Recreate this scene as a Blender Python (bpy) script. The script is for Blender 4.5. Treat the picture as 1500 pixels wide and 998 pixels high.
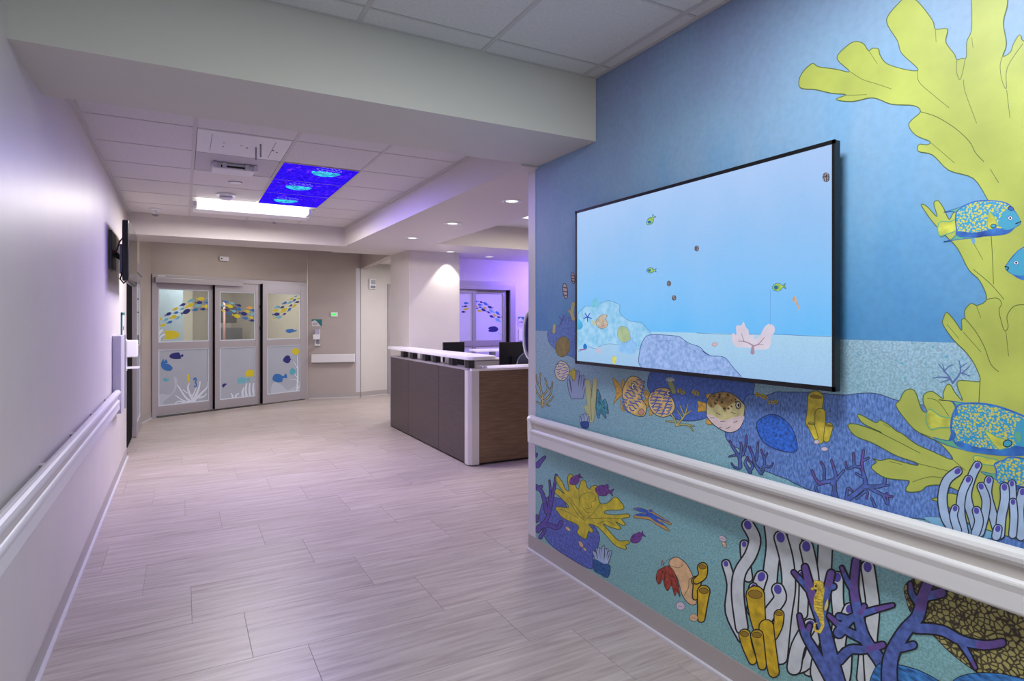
import bpy, bmesh, math, random
from mathutils import Vector, Matrix
from mathutils.geometry import tessellate_polygon
random.seed(7)
for o in list(bpy.data.objects): bpy.data.objects.remove(o)
S = bpy.context.scene
C = S.collection
# ------------------------------------------------------------------ camera
F, CY, TH, H = 884.97, 469.57, 0.49941, 1.5
cd = bpy.data.cameras.new('camera'); cam = bpy.data.objects.new('camera', cd); C.objects.link(cam)
cd.sensor_width = 36; cd.lens = F / 1500 * 36; cd.shift_y = -(499 - CY) / 1500
cam.location = (0, 0, H); cam.rotation_euler = (math.pi / 2, 0, -TH); cd.clip_start = .02
S.camera = cam
S.view_settings.view_transform = 'Standard'; S.view_settings.look = 'None'
S.view_settings.gamma = 1; S.view_settings.use_curve_mapping = False
EXPO = 0.66
S.view_settings.exposure = EXPO
W = bpy.data.worlds.new('world'); S.world = W; W.use_nodes = True
W.node_tree.nodes['Background'].inputs[0].default_value = (.75, .8, 1, 1)
W.node_tree.nodes['Background'].inputs[1].default_value = .15

def lin(c):
    return tuple((x / 255 / 12.92 if x / 255 <= .04045 else ((x / 255 + .055) / 1.055) ** 2.4) for x in c) + (1,)
def area(name, loc, sx, sy, power, col, rot=(0, 0, 0), parent=None, spread=math.pi):
    l = bpy.data.lights.new(name, 'AREA'); l.shape = 'RECTANGLE'; l.size = sx; l.size_y = sy
    l.energy = power; l.color = col; l.spread = spread
    o = bpy.data.objects.new(name, l); C.objects.link(o); o.location = loc; o.rotation_euler = rot
    return o
WARM = (1, .95, .89); COOL = (.93, .98, 1); VIOLET = (.25, .16, 1)
# large lamps: near hall troffers (behind the camera), linear ceiling light, blue panels, nurse station, patient rooms
area('hall_troffer_lamp', (.995, 1.025, 2.82), .55, .55, 25, COOL)
area('hall_troffer_lamp', (.995, -2.025, 2.82), .55, .55, 30, COOL)
area('linear_light_lamp', (.66, 7.03, 2.64), 1.05, .22, 46, (1, .94, .86))
area('blue_panel_lamp', (.975, 5.83, 2.70), .56, 1.7, 33, VIOLET)
area('station_troffer_lamp', (4.1, 6.0, 2.70), 1.15, .55, 30, (1, .93, .80))
area('station_violet_lamp', (5.75, 7.95, 2.43), 1.4, .28, 84, (.22, .13, 1), (.75, 0, .55))
area('vestibule_lamp', (1.1, 10.2, 2.80), 1.1, .5, 11, WARM)
area('room_lamp', (.53, 12.1, 2.70), 1.4, .5, 52, (1, .97, .9))
area('side_room_lamp', (-1.5, 9.0, 2.6), .8, .8, 22, (1, .93, .84))
area('passage_lamp', (3.9, 10.2, 2.58), .6, .6, 36, (.95, .93, 1))

# ------------------------------------------------------------------ materials
MATS = {}
def newmat(name):
    m = bpy.data.materials.new(name); m.use_nodes = True; MATS[name] = m
    return m, m.node_tree, m.node_tree.nodes, m.node_tree.links, m.node_tree.nodes['Principled BSDF']
def mat(name, col, rough=.5, metal=0., noise=0., scale=8., bump=0., bscale=60., spec=.5, stretch=None, col2=None):
    if name in MATS: return MATS[name]
    m, t, N, L, B = newmat(name)
    B.inputs['Base Color'].default_value = lin(col); B.inputs['Roughness'].default_value = rough
    B.inputs['Metallic'].default_value = metal; B.inputs['Specular IOR Level'].default_value = spec
    if noise or bump:
        tc = N.new('ShaderNodeTexCoord'); mp = N.new('ShaderNodeMapping'); L.new(tc.outputs['Object'], mp.inputs[0])
        if stretch: mp.inputs['Scale'].default_value = stretch
    if noise:
        n = N.new('ShaderNodeTexNoise'); n.inputs['Scale'].default_value = scale; n.inputs['Detail'].default_value = 5
        L.new(mp.outputs[0], n.inputs['Vector'])
        r = N.new('ShaderNodeValToRGB'); r.color_ramp.elements[0].position = .32; r.color_ramp.elements[1].position = .68
        a = [max(0, x * (1 - noise)) for x in col]; b = col2 or [min(255, x * (1 + noise)) for x in col]
        r.color_ramp.elements[0].color = lin(a); r.color_ramp.elements[1].color = lin(b)
        L.new(n.outputs['Fac'], r.inputs[0]); L.new(r.outputs[0], B.inputs['Base Color'])
    if bump:
        n2 = N.new('ShaderNodeTexNoise'); n2.inputs['Scale'].default_value = bscale; L.new(mp.outputs[0], n2.inputs['Vector'])
        bp = N.new('ShaderNodeBump'); bp.inputs['Strength'].default_value = bump; bp.inputs['Distance'].default_value = .002
        L.new(n2.outputs['Fac'], bp.inputs['Height']); L.new(bp.outputs[0], B.inputs['Normal'])
    return m
def emit(name, col, k=1., noise=0., scale=6., col2=None):
    if name in MATS: return MATS[name]
    m, t, N, L, B = newmat(name)
    e = N.new('ShaderNodeEmission'); e.inputs[0].default_value = lin(col); e.inputs[1].default_value = k / 2 ** EXPO
    L.new(e.outputs[0], N['Material Output'].inputs[0]); N.remove(B)
    if noise:
        tc = N.new('ShaderNodeTexCoord'); n = N.new('ShaderNodeTexNoise'); n.inputs['Scale'].default_value = scale; n.inputs['Detail'].default_value = 6
        L.new(tc.outputs['Object'], n.inputs['Vector']); r = N.new('ShaderNodeValToRGB')
        r.color_ramp.elements[0].position = .35; r.color_ramp.elements[1].position = .65
        r.color_ramp.elements[0].color = lin([x * (1 - noise) for x in col]); r.color_ramp.elements[1].color = lin(col2 or [min(255, x * (1 + noise)) for x in col])
        L.new(n.outputs['Fac'], r.inputs[0]); L.new(r.outputs[0], e.inputs[0])
    return m
def gradmat(name, stops, zlo, zhi, emission=None, nscale=3., namp=.25, speck=None, rough=.55, sc2=120., dots=None):
    """printed colour wash that runs from zlo to zhi, with noise"""
    m, t, N, L, B = newmat(name)
    tc = N.new('ShaderNodeTexCoord'); sp = N.new('ShaderNodeSeparateXYZ'); L.new(tc.outputs['Object'], sp.inputs[0])
    mr = N.new('ShaderNodeMapRange'); mr.inputs[1].default_value = zlo; mr.inputs[2].default_value = zhi; L.new(sp.outputs[2], mr.inputs[0])
    n = N.new('ShaderNodeTexNoise'); n.inputs['Scale'].default_value = nscale; n.inputs['Detail'].default_value = 6; n.inputs['Roughness'].default_value = .6
    mpp = N.new('ShaderNodeMapping'); mpp.inputs['Scale'].default_value = (1, 1.3, .7); L.new(tc.outputs['Object'], mpp.inputs[0]); L.new(mpp.outputs[0], n.inputs['Vector'])
    ma = N.new('ShaderNodeMath'); ma.operation = 'MULTIPLY_ADD'; ma.inputs[1].default_value = namp; L.new(n.outputs['Fac'], ma.inputs[0])
    L.new(mr.outputs[0], ma.inputs[2])
    sb = N.new('ShaderNodeMath'); sb.operation = 'SUBTRACT'; sb.inputs[1].default_value = namp / 2; L.new(ma.outputs[0], sb.inputs[0])
    r = N.new('ShaderNodeValToRGB'); cr = r.color_ramp
    while len(cr.elements) < len(stops): cr.elements.new(.5)
    for e, (p, c) in zip(cr.elements, stops): e.position = p; e.color = lin(c)
    L.new(sb.outputs[0], r.inputs[0]); out = r.outputs[0]
    if speck:
        n2 = N.new('ShaderNodeTexNoise'); n2.inputs['Scale'].default_value = sc2; n2.inputs['Detail'].default_value = 3; L.new(tc.outputs['Object'], n2.inputs['Vector'])
        r2 = N.new('ShaderNodeValToRGB'); r2.color_ramp.elements[0].position = .36; r2.color_ramp.elements[1].position = .64
        k0, k1 = speck; r2.color_ramp.elements[0].color = (k0, k0, k0, 1); r2.color_ramp.elements[1].color = (k1, k1, k1, 1)
        L.new(n2.outputs['Fac'], r2.inputs[0]); mx = N.new('ShaderNodeMixRGB'); mx.blend_type = 'MULTIPLY'; mx.inputs[0].default_value = 1
        L.new(out, mx.inputs[1]); L.new(r2.outputs[0], mx.inputs[2]); out = mx.outputs[0]
    if dots:
        v = N.new('ShaderNodeTexNoise'); v.inputs['Scale'].default_value = 42; v.inputs['Detail'].default_value = 2; L.new(tc.outputs['Object'], v.inputs['Vector'])
        r3 = N.new('ShaderNodeValToRGB'); r3.color_ramp.elements[0].position = .66; r3.color_ramp.elements[0].color = (0, 0, 0, 1); r3.color_ramp.elements[1].position = .72
        r3.color_ramp.elements[1].color = (.7, .7, .7, 1)
        L.new(v.outputs['Fac'], r3.inputs[0]); mx = N.new('ShaderNodeMixRGB'); L.new(r3.outputs[0], mx.inputs[0]); L.new(out, mx.inputs[1]); mx.inputs[2].default_value = lin(dots); out = mx.outputs[0]
    if emission:
        e = N.new('ShaderNodeEmission'); e.inputs[1].default_value = emission / 2 ** EXPO; L.new(out, e.inputs[0]); L.new(e.outputs[0], N['Material Output'].inputs[0]); N.remove(B)
    else:
        L.new(out, B.inputs['Base Color']); B.inputs['Roughness'].default_value = rough
    return m
def cellmat(name, ccell, cedge, scale, lo, hi, feature='DISTANCE_TO_EDGE', stretch=(1, 1, 1), rough=.55, emission=None):
    m, t, N, L, B = newmat(name)
    tc = N.new('ShaderNodeTexCoord'); mp = N.new('ShaderNodeMapping'); mp.inputs['Scale'].default_value = stretch; L.new(tc.outputs['Object'], mp.inputs[0])
    v = N.new('ShaderNodeTexVoronoi'); v.feature = feature; v.inputs['Scale'].default_value = scale; L.new(mp.outputs[0], v.inputs['Vector'])
    r = N.new('ShaderNodeValToRGB'); r.color_ramp.elements[0].position = lo; r.color_ramp.elements[1].position = hi
    r.color_ramp.elements[0].color = lin(cedge); r.color_ramp.elements[1].color = lin(ccell)
    L.new(v.outputs['Distance'], r.inputs[0]); L.new(r.outputs[0], B.inputs['Base Color']); B.inputs['Roughness'].default_value = rough
    return m
def glassmat(name, tint, trans=.8, rough=.03):
    m, t, N, L, B = newmat(name)
    tr = N.new('ShaderNodeBsdfTransparent'); tr.inputs[0].default_value = lin(tint)
    B.inputs['Base Color'].default_value = lin([x * .8 for x in tint]); B.inputs['Roughness'].default_value = rough; B.inputs['Specular IOR Level'].default_value = .8
    mx = N.new('ShaderNodeMixShader'); mx.inputs[0].default_value = trans
    L.new(B.outputs[0], mx.inputs[1]); L.new(tr.outputs[0], mx.inputs[2]); L.new(mx.outputs[0], N['Material Output'].inputs[0])
    return m
WALL = mat('wall_paint', (206, 200, 194), .42, noise=.012, scale=3, bump=.06, bscale=180)
WALLD = mat('wall_paint_taupe', (174, 163, 157), .5, noise=.012, scale=3, bump=.05, bscale=180)
BEAM = mat('beam_paint', (206, 203, 194), .55, bump=.04, bscale=200)
TILE = mat('ceiling_tile', (214, 211, 209), .8, noise=.02, scale=60, bump=.15, bscale=260)
GRID = mat('ceiling_grid', (196, 192, 190), .5)
PLASTER = mat('soffit_paint', (208, 202, 196), .6, bump=.03, bscale=200)
RAIL = mat('rail_vinyl', (214, 212, 212), .38)
BASE = mat('baseboard_vinyl', (170, 162, 158), .45)
GUARD = mat('corner_guard', (206, 204, 208), .4)
ALU = mat('aluminium', (172, 166, 170), .36, metal=.35)
ALUD = mat('aluminium_dark', (60, 58, 62), .4, metal=.3)
BLACK = mat('black_plastic', (10, 10, 14), .35)
SCREENOFF = mat('screen_off', (16, 16, 20), .12)
WHITE = mat('white_plastic', (226, 226, 228), .35)
GREYP = mat('grey_plastic', (128, 130, 140), .45)
SOLID = mat('solid_surface', (236, 233, 234), .28, noise=.01, scale=40)
DKWOOD = mat('desk_laminate_dark', (72, 60, 60), .42, noise=.10, scale=5, stretch=(1, 1, 26))
BRWOOD = mat('desk_laminate_brown', (112, 88, 66), .42, noise=.15, scale=5, stretch=(1, 1, 26))
GLASS = glassmat('clear_glass', (232, 234, 234), .86)
FROST = mat('frosted_glass', (168, 174, 184), .32, noise=.015, scale=3)
FROSTW = mat('etched_white', (214, 220, 230), .4)
ALMW = mat('pane_bead', (205, 214, 222), .35)

# ------------------------------------------------------------------ mesh helpers
def link(name, me, parent=None, m=None):
    o = bpy.data.objects.new(name, me); C.objects.link(o)
    if m and not me.materials: me.materials.append(m)
    if parent:
        o.parent = parent
        if parent.parent is None: o.matrix_parent_inverse = Matrix.Translation(parent.location).inverted()
    return o
def tag(o, label=None, cat=None, group=None, kind=None):
    if label: o['label'] = label
    if cat: o['category'] = cat
    if group: o['group'] = group
    if kind: o['kind'] = kind
    return o
def thing(name, label, cat, loc, group=None):
    o = bpy.data.objects.new(name, None); C.objects.link(o); o.location = loc; o.empty_display_size = .05
    return tag(o, label, cat, group)
def bm_obj(name, bm, m, parent=None, smooth=False):
    me = bpy.data.meshes.new(name); bm.normal_update(); bm.to_mesh(me); bm.free()
    if smooth:
        for p in me.polygons: p.use_smooth = True
    return link(name, me, parent, m)
def bbox(bm, x0, x1, y0, y1, z0, z1, bev=0):
    vs = [bm.verts.new((x, y, z)) for x in (x0, x1) for y in (y0, y1) for z in (z0, z1)]
    fs = []
    for q in ((0, 1, 3, 2), (4, 6, 7, 5), (0, 4, 5, 1), (2, 3, 7, 6), (0, 2, 6, 4), (1, 5, 7, 3)): fs.append(bm.faces.new([vs[i] for i in q]))
    if bev:
        es = {e for f in fs for e in f.edges}
        bmesh.ops.bevel(bm, geom=list(es), offset=bev, segments=2, affect='EDGES', profile=.6)
    return vs
def box(name, m, x0, x1, y0, y1, z0, z1, parent=None, bev=0):
    bm = bmesh.new(); bbox(bm, min(x0, x1), max(x0, x1), min(y0, y1), max(y0, y1), min(z0, z1), max(z0, z1), bev)
    bmesh.ops.recalc_face_normals(bm, faces=bm.faces)
    return bm_obj(name, bm, m, parent)
class Frame:
    """local frame: s along a wall in plan, t out of it (towards the hall), z up"""
    def __init__(f, A, B):
        f.A = Vector((A[0], A[1], 0)); d = Vector((B[0], B[1], 0)) - f.A; f.len = d.length; f.e = d.normalized()
        f.n = Vector((f.e.y, -f.e.x, 0))
        if f.n.dot(-f.A) < 0: f.n = -f.n
    def p(f, s, t, z): return f.A + f.e * s + f.n * t + Vector((0, 0, z))
    def box(f, name, m, s0, s1, t0, t1, z0, z1, parent=None, bev=0):
        bm = bmesh.new(); vs = bbox(bm, s0, s1, t0, t1, z0, z1, bev)
        for v in bm.verts: v.co = f.p(*v.co)
        bmesh.ops.recalc_face_normals(bm, faces=bm.faces)
        return bm_obj(name, bm, m, parent)
    def hit(f, u, v, t=0.):
        d = ray(u, v); o = Vector((0, 0, H)); k = ((f.A + f.n * t - o).dot(f.n)) / d.dot(f.n); q = o + d * k
        return ((q - f.A).dot(f.e), q.z)
def ray(u, v):
    a = (u - 750) / F; b = -(v - CY) / F
    return Vector((a * math.cos(TH) + math.sin(TH), -a * math.sin(TH) + math.cos(TH), b))
def prism(name, m, pts, axis, a0, a1, parent=None, bev=0, smooth=False):
    """closed outline pts extruded along axis ('x','y','z')"""
    bm = bmesh.new()
    def mk(p, a): return {'x': (a, p[0], p[1]), 'y': (p[0], a, p[1]), 'z': (p[0], p[1], a)}[axis]
    r0 = [bm.verts.new(mk(p, a0)) for p in pts]; r1 = [bm.verts.new(mk(p, a1)) for p in pts]; n = len(pts)
    for i in range(n): bm.faces.new((r0[i], r0[(i + 1) % n], r1[(i + 1) % n], r1[i]))
    bm.faces.new(r0[::-1]); bm.faces.new(r1); bmesh.ops.recalc_face_normals(bm, faces=bm.faces)
    if bev: bmesh.ops.bevel(bm, geom=[e for e in bm.edges], offset=bev, segments=2, affect='EDGES')
    o = bm_obj(name, bm, m, parent)
    return o
def tube(name, m, pts, r, parent=None, seg=8):
    bm = bmesh.new(); rings = []
    pts = [Vector(p) for p in pts]
    for i, p in enumerate(pts):
        d = (pts[min(i + 1, len(pts) - 1)] - pts[max(i - 1, 0)]).normalized()
        a = d.orthogonal().normalized() if i == 0 else (rings_a - d * rings_a.dot(d)).normalized()
        rings_a = a; b = d.cross(a); rr = r[i] if isinstance(r, (list, tuple)) else r
        rings.append([bm.verts.new(p + (a * math.cos(k * 2 * math.pi / seg) + b * math.sin(k * 2 * math.pi / seg)) * rr) for k in range(seg)])
    for A, B in zip(rings, rings[1:]):
        for k in range(seg): bm.faces.new((A[k], A[(k + 1) % seg], B[(k + 1) % seg], B[k]))
    bm.faces.new(rings[0][::-1]); bm.faces.new(rings[-1]); bmesh.ops.recalc_face_normals(bm, faces=bm.faces)
    o = bm_obj(name, bm, m, parent)
    for p in o.data.polygons: p.use_smooth = len(p.vertices) == 4
    return o
def lathe(name, m, prof, loc, parent=None, seg=24):
    """prof: list of (radius, z) revolved about a vertical axis at loc"""
    bm = bmesh.new(); rings = []
    for r, z in prof: rings.append([bm.verts.new((loc[0] + max(r, 1e-4) * math.cos(k * 2 * math.pi / seg), loc[1] + max(r, 1e-4) * math.sin(k * 2 * math.pi / seg), loc[2] + z)) for k in range(seg)])
    for A, B in zip(rings, rings[1:]):
        for k in range(seg): bm.faces.new((A[k], A[(k + 1) % seg], B[(k + 1) % seg], B[k]))
    bm.faces.new(rings[0]); bm.faces.new(rings[-1][::-1]); bmesh.ops.recalc_face_normals(bm, faces=bm.faces)
    return bm_obj(name, bm, m, parent)
def text(name, body, size, loc, rot, m, parent):
    cu = bpy.data.curves.new(name, 'FONT'); cu.body = body; cu.size = size; cu.align_x = 'CENTER'; cu.align_y = 'CENTER'; cu.extrude = .0006
    o = bpy.data.objects.new(name, cu); C.objects.link(o); o.location = loc; o.rotation_euler = rot
    bpy.context.view_layer.update(); dg = bpy.context.evaluated_depsgraph_get()
    me = bpy.data.meshes.new_from_object(o.evaluated_get(dg)); M = o.matrix_world.copy(); me.transform(M)
    bpy.data.objects.remove(o); return link(name, me, parent, m)

# ------------------------------------------------------------------ flat print / decals on a plane
class Plane:
    def __init__(s, O, e1, n): s.O = Vector(O); s.e1 = Vector(e1); s.n = Vector(n)
    def at(s, u, v, off):
        d = ray(u, v); o = Vector((0, 0, H)); P0 = s.O
        k = (P0 - o).dot(s.n) / d.dot(s.n); return o + d * k + s.n * off
STEP = 2e-5
class Art:
    def __init__(s, plane, off): s.pl = plane; s.off = s.base = off; s.v = []; s.f = []; s.mi = []; s.ms = []
    def m(s, m):
        if m not in s.ms: s.ms.append(m)
        return s.ms.index(m)
    def add(s, pts, faces, m):
        b = len(s.v); s.v += [s.pl.at(x, y, s.off) for x, y in pts]
        for f in faces: s.f.append([b + i for i in f]); s.mi.append(s.m(m))
    def poly(s, pts, m, smooth=True, ln=None, lw=0):
        if smooth: pts = crom(pts)
        s.off += STEP
        s.add(pts, tessellate_polygon([[Vector((x, y, 0)) for x, y in pts]]), m)
        if ln: s.line(pts, lw * 1.3, ln, True, False)
        return s
    def line(s, pts, w, m, closed=False, smooth=True):
        if smooth: pts = crom(pts, closed)
        s.off += STEP; n = len(pts); P = []; Fs = []
        for i, (x, y) in enumerate(pts):
            a = pts[(i - 1) % n] if closed or i else pts[i]; b = pts[(i + 1) % n] if closed or i < n - 1 else pts[i]
            dx, dy = b[0] - a[0], b[1] - a[1]; q = math.hypot(dx, dy) or 1
            ww = w if not isinstance(w, (list, tuple)) else w[0] + (w[-1] - w[0]) * i / max(1, n - 1)
            nx, ny = -dy / q * ww / 2, dx / q * ww / 2; P += [(x + nx, y + ny), (x - nx, y - ny)]
        for i in range(n if closed else n - 1):
            j = (i + 1) % n; Fs.append((2 * i, 2 * i + 1, 2 * j + 1, 2 * j))
        if not closed:
            for i, sg in ((0, -1), (n - 1, 1)):
                ww = w if not isinstance(w, (list, tuple)) else (w[0] if i == 0 else w[-1])
                j = 1 if i == 0 else n - 2
                an = math.atan2(pts[i][1] - pts[j][1], pts[i][0] - pts[j][0]); b = len(P)
                P += [(pts[i][0] + math.cos(an + k * math.pi / 6) * ww / 2, pts[i][1] + math.sin(an + k * math.pi / 6) * ww / 2) for k in range(-3, 4)]
                Fs.append(tuple(range(b, b + 7)))
        s.add(P, Fs, m); return s
    def ell(s, cx, cy, rx, ry, ang, m, ln=None, lw=0):
        c, q = math.cos(math.radians(ang)), math.sin(math.radians(ang))
        pts = [(cx + rx * math.cos(k * math.pi / 10) * c - ry * math.sin(k * math.pi / 10) * q, cy + rx * math.cos(k * math.pi / 10) * q + ry * math.sin(k * math.pi / 10) * c) for k in range(20)]
        return s.poly(pts, m, False, ln, lw)
    def branch(s, strokes, m, ln, lw, tip=None):
        sm = [(crom(p, False), w) for p, w in strokes]
        for p, w in sm: s.line(p, [w[0] + 3.2 * lw, w[1] + 3.2 * lw], ln, False, False); s.off -= STEP * .75
        s.off += STEP
        for p, w in sm: s.line(p, w, m, False, False); s.off -= STEP * .75
        s.off += STEP
        if tip:
            for p, w in sm:
                k = max(1, int(len(p) * .7)); wk = w[0] + (w[1] - w[0]) * k / max(1, len(p) - 1)
                if len(p) - k >= 2: s.line(p[k:], [wk, w[1]], tip, False, False); s.off -= STEP * .75
            s.off += STEP
        return s
    def build(s, name, parent, label=None, layer=None):
        if layer is not None:      # lift the print just above whatever it overlaps
            us = [v.y for v in s.v]; vs = [v.z for v in s.v]; bb = (min(us), max(us), min(vs), max(vs))
            d0 = max([e for (b, e) in layer if b[0] < bb[1] and b[1] > bb[0] and b[2] < bb[3] and b[3] > bb[2]] + [s.base]) + STEP - s.base
            for v in s.v: v += s.pl.n * d0
            layer.append((bb, s.off + d0))
        me = bpy.data.meshes.new(name); me.from_pydata(s.v, [], s.f)
        for m in s.ms: me.materials.append(m)
        for p, i in zip(me.polygons, s.mi): p.material_index = i
        o = link(name, me, parent)
        if label: o['label'] = label
        return o
def crom(pts, closed=True, sub=4):
    n = len(pts); out = []
    if n < 3: return list(pts)
    for i in range(n if closed else n - 1):
        if closed: p0, p1, p2, p3 = pts[i - 1], pts[i], pts[(i + 1) % n], pts[(i + 2) % n]
        else: p0, p1, p2, p3 = pts[max(i - 1, 0)], pts[i], pts[i + 1], pts[min(i + 2, n - 1)]
        for k in range(sub):
            t = k / sub
            out.append(tuple(.5 * (2 * p1[j] + (p2[j] - p0[j]) * t + (2 * p0[j] - 5 * p1[j] + 4 * p2[j] - p3[j]) * t * t + (3 * p1[j] - p0[j] - 3 * p2[j] + p3[j]) * t ** 3) for j in (0, 1)))
    if not closed: out.append(tuple(pts[-1]))
    return out
CR = {'A': (770, 380, .2604), 'B': (770, 640, .2204), 'C': (930, 540, .1803), 'D': (1150, 540, .24055), 'E': (930, 740, .2586), 'F': (1160, 780, .22667),
      'G': (1150, 0, .3007), 'H': (1250, 280, .3205), 'J': (1000, 760, .33333), 'S': (830, 400, .1503), 'T': (920, 190, .2304), 'U': (1020, 380, .2103),
      'd': (215, 395, .12024), 'e': (310, 400, .1102), 'f': (215, 500, .12024), 'g': (310, 490, .1202), 'r': (660, 360, .1903), 'P': (0, 0, 1)}
def K(c, *pts):
    x0, y0, s = CR[c]; return [(x0 + s * x, y0 + s * y) for x, y in pts]

# ================================================================== SETTING
XL, XR = -.54, 2.0
ZN, ZB, ZF = 2.83, 2.475, 2.72          # near ceiling, soffit underside, far ceiling
YB0, YB1 = 2.70, 3.31                   # cross beam
YE = 3.43                               # end of the mural wall
def struct(o): o['kind'] = 'structure'; return o
# ---- floor with planks
m, t, N, L, B = newmat('vinyl_plank')
tc = N.new('ShaderNodeTexCoord'); oi = N.new('ShaderNodeObjectInfo')
ad = N.new('ShaderNodeVectorMath'); ad.operation = 'ADD'; mulv = N.new('ShaderNodeVectorMath'); mulv.operation = 'SCALE'; mulv.inputs[3].default_value = 37
cx = N.new('ShaderNodeCombineXYZ'); L.new(oi.outputs['Random'], cx.inputs[0]); L.new(oi.outputs['Random'], cx.inputs[1]); L.new(cx.outputs[0], mulv.inputs[0])
L.new(tc.outputs['Object'], ad.inputs[0]); L.new(mulv.outputs[0], ad.inputs[1])
mp = N.new('ShaderNodeMapping'); mp.inputs['Scale'].default_value = (.9, 13, 1); mp.inputs['Rotation'].default_value = (0, 0, .04); L.new(ad.outputs[0], mp.inputs[0])
n1 = N.new('ShaderNodeTexNoise'); n1.inputs['Scale'].default_value = 2.2; n1.inputs['Detail'].default_value = 7; n1.inputs['Roughness'].default_value = .62; n1.inputs['Distortion'].default_value = .6
L.new(mp.outputs[0], n1.inputs['Vector'])
rp = N.new('ShaderNodeValToRGB'); rp.color_ramp.elements[0].position = .30; rp.color_ramp.elements[1].position = .72
rp.color_ramp.elements[0].color = lin((152, 138, 131)); rp.color_ramp.elements[1].color = lin((192, 182, 176))
e = rp.color_ramp.elements.new(.5); e.color = lin((174, 162, 155))
L.new(n1.outputs['Fac'], rp.inputs[0])
hv = N.new('ShaderNodeHueSaturation'); mr = N.new('ShaderNodeMapRange'); mr.inputs[3].default_value = .955; mr.inputs[4].default_value = 1.045
L.new(oi.outputs['Random'], mr.inputs[0]); L.new(mr.outputs[0], hv.inputs['Value']); L.new(rp.outputs[0], hv.inputs['Color']); L.new(hv.outputs[0], B.inputs['Base Color'])
B.inputs['Roughness'].default_value = .38; B.inputs['Specular IOR Level'].default_value = .45
bp = N.new('ShaderNodeBump'); bp.inputs['Strength'].default_value = .08; bp.inputs['Distance'].default_value = .001; L.new(n1.outputs['Fac'], bp.inputs['Height']); L.new(bp.outputs[0], B.inputs['Normal'])
PLANK = m
JOINT = mat('floor_joint', (124, 112, 108), .7)
floor = struct(box('floor', JOINT, -3.2, 7.0, -3.0, 15.2, -.15, -.0016)); floor['label'] = 'greige vinyl plank floor'
PW, PD = .914, .4572
def plank_mesh(w, d):
    bm = bmesh.new(); g = .0009
    bbox(bm, -w / 2 + g, w / 2 - g, -d / 2 + g, d / 2 - g, -.0040, 0, .0006)
    bmesh.ops.recalc_face_normals(bm, faces=bm.faces)
    me = bpy.data.meshes.new('plank'); bm.to_mesh(me); bm.free(); me.materials.append(PLANK); return me
pm = {}
def add_plank(x0, x1, y0):
    w = round(x1 - x0, 3)
    if w < .03: return
    if w not in pm: pm[w] = plank_mesh(w, PD)
    o = link('plank', pm[w], floor); o.location = ((x0 + x1) / 2, y0 + PD / 2, 0)
k = 0; y = 2.91 - 7 * .4715
PD = .4715
while y < 12.4:
    off = (.09 - k * .2345) % PW - PW * 4
    x = off
    lo, hi = (XL, 2.0) if y + PD <= YE else ((XL if y < 8.0 else -.62), 4.6 if y > 4 else 3.9)
    if y < YE < y + PD: hi = 3.9
    while x < hi:
        a, b = max(x, lo), min(x + PW, hi)
        if b > a: add_plank(a, b, y)
        x += PW
    y += PD; k += 1
# ---- walls
wl = struct(box('wall_left', WALL, XL - .15, XL, -3.0, 7.86, -.1, 2.98))
struct(box('wall_rear', WALL, -1, 2.3, -3.15, -3.0, -.1, 2.98))
wr = struct(box('wall_right', WALL, XR, XR + .15, -3.0, YE, -.1, 2.98))
struct(box('wall_station_near', WALL, XR + .15, 6.6, YE - .15, YE, -.1, 2.98))
struct(box('wall_station_far', WALL, 6.6, 6.75, YE - .15, 8.85, -.1, 2.98))
YP = 8.70
wp = struct(box('wall_station_back', WALL, 4.80, 6.6, YP, YP + .15, -.1, 2.98))
box('panel_over_door', WALL, 3.53, 4.80, YP, YP + .15, 2.125, 2.98, wp)
# cross beam, soffits
beam = struct(box('wall_beam', BEAM, XL, XR, YB0, YB1, ZB + .012, 2.98)); beam['label'] = 'painted ceiling beam crossing the hall'
def slab(name, pts, z0, z1, m):
    return struct(prism(name, m, pts, 'z', z0, z1))
XS = 1.875; YK = 8.02; YK1 = 8.72
# soffit ring over hall right side + station with a raised coffer hole
cx0, cy1 = 2.84, 7.22
so = struct(box('ceiling_soffit', PLASTER, XS, cx0, YB1, 8.80, ZB, 2.98))
box('soffit_panel', PLASTER, cx0, 6.6, cy1, 8.85, ZB, 2.98, so)
box('soffit_panel', PLASTER, cx0, 6.6, YB1, 4.3, ZB, 2.98, so)
box('soffit_panel', PLASTER, 6.0, 6.6, 4.3, cy1, ZB, 2.98, so)
box('coffer_ceiling', TILE, cx0, 6.0, 4.3, cy1, 2.775, 2.98, so)
bk = struct(box('wall_bulkhead', PLASTER, XL - .1, XS, YK, YK1, ZB, 2.98))
vc = struct(box('ceiling', PLASTER, -.9, 7.0, 8.80, 12.6, 2.86, 2.98))
struct(box('ceiling', PLASTER, -.9, XS, YK1, 8.80, 2.86, 2.98))
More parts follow.
